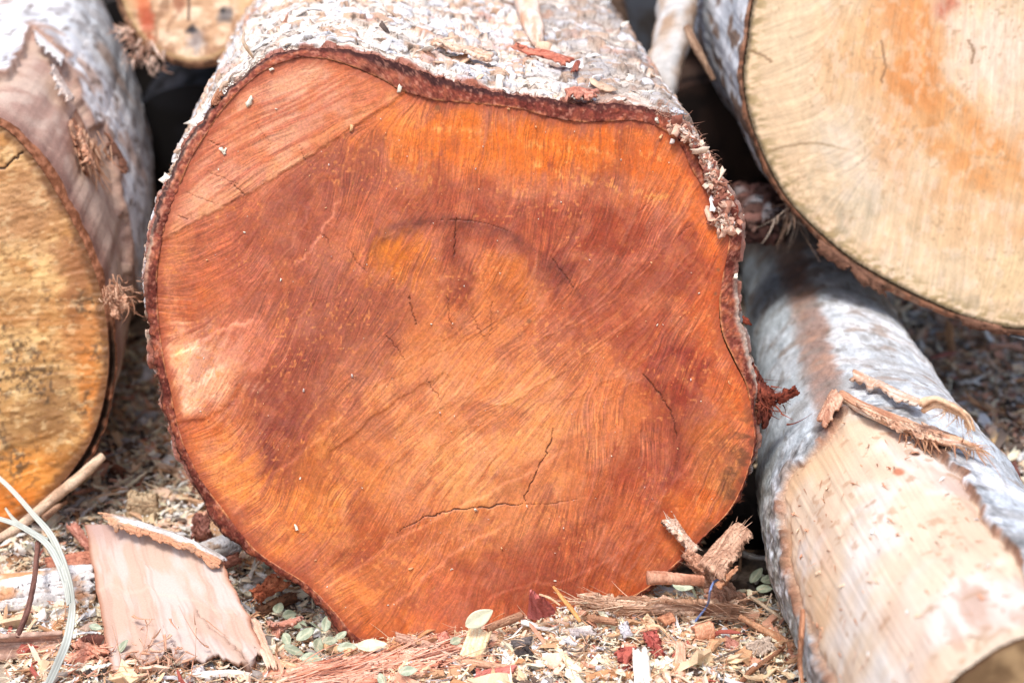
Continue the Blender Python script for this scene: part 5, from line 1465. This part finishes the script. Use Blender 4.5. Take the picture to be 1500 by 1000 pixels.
for k_, (q, c1, c2, lb) in enumerate([
        ([(174, 640, .008), (208, 648, .012), (202, 664, .006), (170, 654, .004)], (206, 210, 218), (170, 172, 178), 'bluish white bark scrap lying deep between the yellow log and the red log'),
        ([(150, 668, .01), (190, 690, .014), (184, 704, .006), (146, 686, .004)], (150, 104, 82), (112, 76, 60), 'brown bark scrap next to the tip of the pale stick'),
        ([(196, 600, .008), (236, 606, .012), (232, 622, .006), (198, 618, .004)], (196, 202, 210), (150, 152, 156), 'pale grey bark scrap farthest back between the yellow and red logs'),
        ([(226, 664, .008), (262, 672, .01), (258, 692, .006), (222, 684, .004)], (216, 218, 224), (178, 172, 170), 'greyish white bark scrap close to the left rim of the red log'),
        ([(1448, 646, .01), (1472, 634, .014), (1478, 646, .01), (1452, 660, .006)], (226, 196, 152), (200, 164, 122), 'tan chip of wood on the ground behind the debarked log'),
        ([(1432, 690, .02), (1492, 672, .03), (1500, 712, .01), (1446, 730, .006)], (130, 84, 76), (90, 58, 52), 'dark reddish bark lump behind the debarked log at the picture\'s edge'),
        ([(1474, 734, .01), (1520, 770, .012), (1514, 784, .006), (1474, 752, .004)], (236, 238, 242), (206, 204, 204), 'white bark sliver lying just behind the debarked log')]):
    piece('bark_scrap', lb, 'bark', q, .003, c1, c2, nu=30, nv=14, rag=(.15, .15, .2, .2), bulge=.004, rough=.004, seed=660 + k_, gain=GB * .9)

# pinkish shredded bark bundle along the near edge
parts = []
for k_, (q, sd_) in enumerate([([(360, 990, .006), (520, 962, .016), (518, 976, .012), (350, 1020, .004)], 1), ([(470, 968, .014), (640, 944, .018), (690, 948, .016), (500, 990, .008)], 2), ([(520, 1000, .006), (660, 962, .016), (664, 972, .010), (560, 1020, .004)], 3), ([(400, 1010, .004), (560, 984, .012), (600, 994, .008), (420, 1030, .002)], 4)]):
    P, U, Wv = patch(q, nu=70, nv=22, rag=(.2, .3, .25, .25), bulge=.003, rough=.007, seed=670 + sd_, rf=12)
    C = streaks(U, Wv, (244, 204, 182), (222, 156, 130), 670 + sd_, 2, 34, (206, 132, 106))
    parts.append(slab(P, .0022, C))
k_ = 420
tq = r_.random(k_)
S = np.stack([PT((400 + 250 * a, 1000 - 44 * a + b, .013)) for a, b in zip(tq, r_.normal(0, 9, k_))])
parts.append(fibres(S, np.array([.95, .25, .02]) + r_.normal(0, .16, (k_, 3)), r_.uniform(.02, .06, k_), .0006, .12, (246, 206, 184), (212, 144, 116), 8, 674, .1))
V, Q, C = join(parts)
tag(mk('shredded_bark', V, Q, C, M_FIB, gain=GB), 'long bundle of shredded pinkish bark lying on the chips below the red face', 'bark')
parts = []
k_ = 120
S = np.stack([PT((90 + 120 * a, 975 - 20 * a + b, .012)) for a, b in zip(r_.random(k_), r_.normal(0, 9, k_))])
parts.append(fibres(S, np.array([.8, .3, .1]) + r_.normal(0, .45, (k_, 3)), r_.uniform(.008, .020, k_), .0005, .5, (240, 190, 166), (206, 140, 114), 8, 675, .2))
for sd_, q in ((5, [(84, 962, .012), (180, 938, .02), (186, 952, .014), (100, 992, .004)]), (6, [(116, 930, .018), (170, 956, .02), (160, 972, .012), (110, 948, .01)])):
    P, U, Wv = patch(q, nu=50, nv=18, rag=(.25, .3, .3, .3), bulge=.005, rough=.01, seed=676 + sd_, rf=12)
    parts.append(slab(P, .002, streaks(U, Wv, (238, 182, 156), (206, 132, 106), 676 + sd_, 2, 26)))
V, Q, C = join(parts)
tag(mk('shredded_bark', V, Q, C, M_FIB, gain=GB), 'tangle of reddish bark shreds at the foot of the pink bark sheet', 'bark')

# the torn planks leaning at the lower right of the red face
piece('bark_plank', 'long fibrous tan bark plank lying against the foot of the red face', 'bark', [(842, 862, .040), (1090, 876, .036), (1098, 904, .014), (846, 888, .024)], .004, (236, 204, 178), (180, 138, 110), (150, 108, 84), nu=130, nv=40, rag=(.07, .06, .25, .25), bulge=.004, rough=.006, seed=680, gain=GB, fu=3, fv=40, fuzz=120)
tuft(None, 'bark_fibres', PT((856, 872, .034)), (-.9, -.2, .1), 60, .016, .4, (220, 180, 150), (160, 116, 90), 681, .0005, .005, .5) if False else None
piece('bark_plank', 'wide brown bark plank with splintered end beside the blue thread', 'bark', [(992, 816, .05), (1036, 884, .024), (1102, 888, .016), (1040, 826, .046)], .004, (226, 186, 160), (172, 126, 102), (200, 152, 126), nu=90, nv=40, rag=(.15, .1, .2, .2), bulge=.003, rough=.008, seed=682, gain=GB, fv=34, fuzz=70)
piece('bark_flake', 'upright grey-tan bark flake leaning on the lower right of the red face', 'bark', [fp(962, 757, .006), fp(1012, 812, .012), fp(1022, 800, .004), fp(986, 756, .003)], .004, (238, 214, 196), (196, 162, 140), (214, 176, 150), nu=60, nv=30, rag=(.14, .05, .25, .25), bulge=.002, rough=.004, seed=683, gain=GB, fu=9, fv=9, fuzz=14)
piece('bark_flake', 'short brown bark flake below the upright flake on the red face', 'bark', [fp(992, 806, .014), fp(1026, 838, .016), fp(1036, 826, .008), fp(1006, 798, .008)], .005, (216, 168, 140), (166, 118, 94), nu=50, nv=24, rag=(.14, .1, .2, .2), bulge=.002, rough=.006, fuzz=20, seed=684, gain=GB)
branch('short stubby brown twig end pointing out at the red face above the long plank', [(948, 846, 0, 1.215), (970, 846, 0, 1.217), (1000, 848, 0, 1.22), (1030, 850, 0, 1.225)], [.0052, .0048, .0042, .004], (204, 156, 130), (160, 108, 84), 685, GB, 'twig', cat='twig')
piece('wood_wedge', 'brown weathered wedge of wood sticking out of the dark gap beside the debarked log', 'wood block', [(1020, 830, 0, 1.245), (1082, 766, 0, 1.262), (1106, 784, 0, 1.245), (1062, 856, 0, 1.215)], .005, (206, 170, 144), (160, 122, 100), nu=80, nv=36, rag=(.06, .05, .15, .2), bulge=.005, rough=.003, seed=686, gain=GB, fv=30, fuzz=24)
piece('bark_scrap', 'splintered tan shred hanging from the wedge of wood', 'bark', [(1046, 856, 0, 1.225), (1082, 826, 0, 1.22), (1084, 832, 0, 1.22), (1052, 866, 0, 1.22)], .003, (196, 146, 112), (160, 108, 80), nu=30, nv=8, rag=(.1, .3, .2, .2), seed=687, gain=GB)
V, Q, C = rod(catmull([PT(q) for q in [(1058, 846, .05), (1046, 852, .05), (1040, 866, .046), (1038, 880, .03), (1032, 892, .02), (1018, 910, .012)]], 40), [.0009], (150, 172, 226), (120, 146, 206), 9, 8, .02)
tag(mk('thread', V, Q, C, M_BAND, gain=.9), 'thin blue plastic thread draped over the brown bark plank', 'thread')
branch('slim tan stick lying on the chips in front of the debarked log', [(1082, 902, .02), (1110, 918, .016), (1140, 934, .012), (1164, 948, .012)], [.0022, .0028, .0034, .003], (226, 180, 144), (190, 136, 104), 688, GB, 'stick', cat='stick')
branch('thin dark brown stick crossing the chips near the foot of the debarked log', [(1080, 1006, .012), (1100, 982, .013), (1124, 966, .014), (1150, 946, .016)], [.0018, .002, .0018, .0012], (162, 116, 90), (118, 80, 60), 689, GB, 'stick', cat='stick')
branch('thin pale stalk in the shade at the side of the debarked log', [(1098, 872, .02), (1120, 888, .016), (1148, 908, .014)], [.0014, .0016, .0012], (226, 206, 180), (190, 164, 136), 690, GB, 'stick', cat='stick')
branch('brown bark string hanging down the lower left edge of the debarked log', [on_bare(1176, 892, .006), on_bare(1174, 930, .006), on_bare(1172, 970, .006), on_bare(1176, 1004, .006)], [.0016, .002, .0016, .001], (190, 140, 110), (140, 96, 72), 691, GB, 'bark_string', cat='bark')
branch('golden straw sliver leaning on the red face beside the red triangular chip', [fp(810, 858, .004), fp(824, 876, .008), fp(838, 892, .012), fp(852, 912, .016)] if False else [(810, 858, 0, 1.232), (824, 876, 0, 1.226), (838, 893, 0, 1.218), (850, 910, 0, 1.21)], [.0009, .0016, .0018, .0012], (226, 172, 112), (190, 132, 80), 692, GB, 'sliver', cat='splinter')
branch('thin curved pale sliver to the right of the red triangular chip', [(790, 870, 0, 1.226), (806, 876, 0, 1.222), (820, 886, 0, 1.216)], [.0007, .0009, .0006], (232, 200, 168), (206, 160, 124), 693, GB, 'sliver', cat='splinter')


def chip(label, q, c1, c2, seed, th=.003, name='wood_chip', **k):
    a = dict(nu=34, nv=16, rag=(.12, .12, .12, .12), bulge=.002, rough=.002)
    a.update(k)
    return piece(name, label, 'chip', q, th, c1, c2, seed=seed, gain=GB, **a)


chip('cream wood chip with a notched splintered top standing in front of the red face', [(672, 960, .012), (690, 912, .03), (724, 918, .028), (704, 974, .006)], (248, 226, 190), (226, 190, 146), 700, rag=(.03, .3, .05, .05))
chip('red triangular chip of bark standing against the red face', [(772, 904, .016), (778, 854, 0, 1.222), (792, 868, 0, 1.224), (818, 896, .022)], (200, 116, 110), (160, 80, 74), 701, name='bark_chip', rag=(.1, .3, .05, .1), bulge=.003)
chip('bright white splintered chip standing at the near edge of the litter', [(928, 1012, .004), (926, 942, .03), (950, 946, .03), (954, 1012, .004)], (255, 250, 240), (244, 232, 214), 702, rag=(.02, .22, .05, .08))
chip('brick red bark chip behind the bright white chip', [(936, 926, .02), (962, 918, .022), (976, 962, .008), (958, 966, .006)], (192, 104, 94), (146, 66, 60), 703, name='bark_chip', rag=(.2, .2, .2, .25), rough=.006)
chip('dark red shredded bark chip to the left of the bright white chip', [(904, 944, .016), (930, 950, .016), (926, 990, .006), (906, 980, .006)], (172, 88, 78), (120, 54, 48), 704, name='bark_chip', rag=(.3, .3, .3, .35), rough=.01)
chip('flat reddish bark chip at the near edge under the pale stick', [(696, 982, .012), (764, 972, .014), (748, 1000, .006), (690, 1010, .004)], (206, 130, 118), (164, 90, 80), 705, name='bark_chip')
chip('slate grey bark chip beside the cream notched chip', [(676, 966, .01), (704, 968, .012), (700, 988, .006), (680, 984, .006)], (124, 116, 122), (92, 86, 92), 706, name='bark_chip')
chip('black crumbly bark chip in the middle of the litter', [(756, 954, .01), (778, 946, .014), (786, 966, .008), (766, 976, .006)], (78, 68, 64), (48, 42, 42), 707, name='bark_chip', rough=.008)
chip('dark grey flat chip right of the cream notched chip', [(748, 938, .014), (782, 932, .016), (780, 944, .012), (752, 948, .01)], (116, 108, 106), (84, 78, 78), 708, name='bark_chip')
chip('grey oval chip with fine grain near the debarked log', [(1086, 944, .014), (1128, 930, .02), (1138, 954, .014), (1100, 968, .008)], (206, 188, 172), (164, 144, 130), 709, rag=(.25, .2, .15, .2), fv=40)
chip('smooth tan bark chip lying below the blue thread', [(960, 906, .016), (982, 896, .018), (990, 910, .014), (974, 918, .012)], (218, 158, 122), (188, 126, 94), 710, name='bark_chip')
chip('long brown bark chip just under the fibrous plank', [(856, 898, .018), (904, 906, .018), (910, 914, .014), (862, 908, .014)], (186, 140, 110), (146, 104, 80), 711, name='bark_chip')
chip('pale grey flat chip on the litter below the long brown chip', [(832, 922, .014), (870, 918, .016), (876, 930, .012), (838, 932, .01)], (214, 204, 200), (180, 168, 164), 712)
chip('light grey narrow chip in the litter left of the brick red chip', [(906, 918, .016), (918, 908, .02), (928, 932, .012), (914, 936, .01)], (210, 208, 214), (180, 174, 176), 713)
chip('curled tan shaving below the brown plank', [(1010, 922, .012), (1040, 912, .02), (1048, 934, .014), (1020, 944, .008)], (228, 174, 142), (196, 134, 104), 714, name='shaving', bulge=.009)
chip('pinkish bark chip with a dark underside beside the grey oval chip', [(1060, 930, .014), (1082, 942, .014), (1080, 958, .008), (1058, 950, .01)], (206, 150, 134), (160, 104, 90), 715, name='bark_chip')
chip('narrow pink-tan strip of wood lying toward the camera right of the bright white chip', [(986, 1004, .006), (990, 938, .016), (1004, 940, .016), (1004, 1004, .006)], (226, 190, 166), (200, 152, 126), 716)
chip('brown splintered stick chip along the lower edge of the red face', [(708, 918, .02), (768, 896, .024), (770, 902, .022), (712, 926, .016)], (176, 136, 108), (140, 100, 78), 717, th=.004)
chip('thin tan sliver chip in front of the cream notched chip', [(660, 962, .012), (760, 978, .01), (758, 984, .008), (660, 968, .01)], (214, 172, 142), (176, 130, 104), 718, th=.003)
chip('brown tapered bark chip crossing the pink shredded bundle below the red face', [(578, 924, .022), (650, 946, .018), (646, 954, .014), (578, 938, .016)], (204, 164, 142), (160, 118, 98), 719, name='bark_chip')
chip('pale red chip at the edge of the red face behind the pink bundle', [(640, 930, .016), (656, 924, .02), (662, 938, .014), (644, 944, .012)], (224, 156, 136), (190, 116, 98), 720)
chip('tan split chip among the green leaves', [(404, 966, .012), (440, 976, .014), (438, 988, .01), (402, 980, .008)], (226, 196, 160), (188, 152, 118), 721)
chip('white crumbly chip at the torn foot of the pink bark sheet', [(278, 976, .012), (298, 972, .014), (300, 990, .006), (282, 996, .006)], (236, 230, 228), (206, 198, 196), 722, rough=.006)
chip('straw coloured fibrous chip beside the leaves below the red log', [(476, 940, .014), (520, 952, .016), (516, 962, .012), (474, 952, .01)], (226, 190, 148), (190, 146, 108), 723)

# ------------------------------------------------------------------ sticks and bands at the left
branch('pale dry stick leaning against the yellow face with its broken tip up', [(-40, 806, .03), (20, 776, .035), (80, 728, .05), (120, 696, .06), (151, 666, .07)], [.0028, .0034, .0042, .0048, .0046, .0040], (220, 194, 168), (180, 148, 122), 730, GB, 'stick', cat='stick')
branch('short side twig on the chips below the pale dry stick', [(64, 760, .03), (82, 744, .034), (98, 734, .03)], [.003, .0026, .0015], (196, 160, 134), (150, 114, 92), 731, GB, 'twig', cat='twig')
branch('thin dark brown twig standing before the white barked branch piece', [(24, 934, .02), (40, 894, .035), (50, 850, .045), (56, 792, .055)], [.0022, .0022, .0021, .0020, .0022], (128, 92, 82), (94, 66, 60), 732, GB, 'twig', cat='twig')


def band(label, px, wd, twist, seed):
    pa = catmull([PT(p) for p in px], 90)
    T = nrm(np.gradient(pa, axis=0))
    a = nrm(np.cross(T, FW))
    b = np.cross(a, T)
    th = np.interp(np.linspace(0, 1, 90), np.linspace(0, 1, len(twist)), twist)
    d = a * np.cos(th)[:, None] + b * np.sin(th)[:, None]
    w_ = np.interp(np.linspace(0, 1, 90), np.linspace(0, 1, len(wd)), wd)
    s = np.linspace(-1, 1, 9)
    n = np.cross(T, d)
    P = pa[:, None] + d[:, None] * (s[None, :] * w_[:, None])[..., None] + n[:, None] * (.12 * w_[:, None] * s[None] ** 2)[..., None]
    V, Q, C = slab(P, .0006, np.array([218., 224, 214]) * (.90 + .10 * np.cos(s * 9))[None, :, None] * (.86 + .2 * fbm2(np.arange(90)[:, None] / 7, s[None] * 2, 4, seed + 77))[..., None])
    return tag(mk('plastic_band', V, Q, C, M_BAND, gain=.95), label, 'band')


band('long translucent white plastic band bending down past the dry stick to the near edge', [(-30, 676, .075), (12, 712, .07), (48, 752, .068), (76, 786, .062), (96, 836, .056), (106, 880, .05), (100, 930, .04), (84, 972, .03), (66, 1010, .02)], [.0017, .0018, .0020, .0026, .0036, .0036, .0030, .0030, .0026], [.5, .5, .4, .2, -.1, -.5, .2, .6, .5], 1)
band('second white plastic band joining the long band from the yellow face side', [(-30, 752, .06), (14, 764, .062), (44, 778, .062), (72, 800, .060), (92, 840, .054), (101, 884, .048)], [.0017, .0019, .0021, .0026, .0028, .0020], [.3, .4, .3, .1, 0, -.3], 2)
band('thin short white plastic strip crossing the two bands', [(8, 744, .064), (22, 762, .064), (44, 776, .063), (70, 790, .062)], [.0008, .0014, .0016, .001], [.2, .3, .2, 0], 3)

# ------------------------------------------------------------------ leaves
def leaf_mesh(seed):
    u, v = np.meshgrid(np.linspace(0, 1, 18), np.linspace(-1, 1, 9), indexing='ij')
    wd = .26 * np.sin(np.pi * u ** .85) ** .8 + .004
    P = np.stack([(u - .5), v * wd, .10 * np.abs(v) * wd * 2 + .16 * (u - .5) ** 2], -1)
    c = mix(np.broadcast_to(np.array([166., 178, 150]), P.shape), (196, 206, 180), ss(.4, .6, fbm2(u * 6, v * 3, 3, seed)))
    c = mix(c, (212, 214, 184), ss(.14, .04, np.abs(v)))
    return slab(P * .030, .0004, c, np.array((196, 204, 184)))


LEAVES = [(398, 822, .9, 30, .022), (412, 846, .8, -40, .02), (388, 830, .8, 80, .03), (450, 862, .6, 90, .02), (408, 890, .9, 80, .02), (424, 900, .9, 60, .018), (436, 912, .9, 20, .016), (448, 928, 1.0, 40, .016), (464, 918, .9, 35, .02), (478, 912, .8, 70, .022), (466, 944, 1.0, 80, .014), (430, 952, 1.0, 0, .012), (456, 964, 1.0, -30, .012), (484, 938, .8, 30, .018), (500, 930, .7, 50, .016), (508, 948, .9, -10, .014), (472, 972, .9, 10, .012), (420, 936, .8, -60, .014), (598, 982, .8, 0, .018), (560, 996, .7, -70, .012), (668, 938, .7, 60, .018), (1000, 858, .9, -10, .03), (1016, 866, .8, 30, .026), (1108, 842, .9, 40, .012), (1120, 862, .8, -20, .012), (1128, 848, .9, 10, .014), (1116, 878, .9, 60, .012), (690, 1000, .9, -10, .010), (180, 946, .8, 10, .018), (140, 918, .6, -20, .022)]
lm = None
for k_, (x, y, s_, yaw, h_) in enumerate(LEAVES):
    p = PT((x, y, h_ + .003))
    if lm is None:
        V, Q, C = leaf_mesh(3)
        o = mk('leaf', V * .58, Q, C, M_LEAF, gain=GB * .8)
        tag(o, 'small grey-green oval leaf lying loose among the chips and bark scraps', 'leaf', 'loose green leaves among the chips')
        lm = o
    else:
        o = lm.copy()
        sc.collection.objects.link(o)
    if x > 980:
        tag(o, 'small grey-green leaf in the shade between the brown plank and the debarked log', 'leaf', 'leaves beside the debarked log')
    elif x > 540:
        tag(o, 'single grey-green leaf lying on or beside the pink shredded bark bundle', 'leaf', 'leaves on the shredded bark bundle')
    elif x > 300:
        tag(o, 'small grey-green leaf among bark scraps below the lower left rim of the red log', 'leaf', 'loose green leaves below the red log')
    else:
        tag(o, 'small green leaf half hidden near the reddish shreds at the pink sheet', 'leaf', 'leaves at the pink sheet')
    o.location = p
    o.rotation_euler = (r_.normal(.5, .3), r_.normal(0, .4), math.radians(yaw + r_.normal(0, 10)))
    o.scale = (s_,) * 3
V, Q, C = leaf_mesh(5)
o = tag(mk('leaf', V, Q, mix(C, (232, 226, 196), .55), M_LEAF, gain=GB), 'pale yellowish green leaf standing on edge against the red face', 'leaf')
o.location, o.rotation_euler, o.scale = PT((702, 905, 0, 1.232)), (1.25, -.55, .1), (.78,) * 3
V, Q, C = leaf_mesh(6)
o = tag(mk('leaf', V, Q, mix(C, (240, 232, 196), .45), M_LEAF, gain=GB), 'pale leaf lying at the lower left corner of the red face beside the pink bundle', 'leaf')
o.location, o.rotation_euler, o.scale = PT((545, 945, .02)), (.3, 0, .15), (.75,) * 3
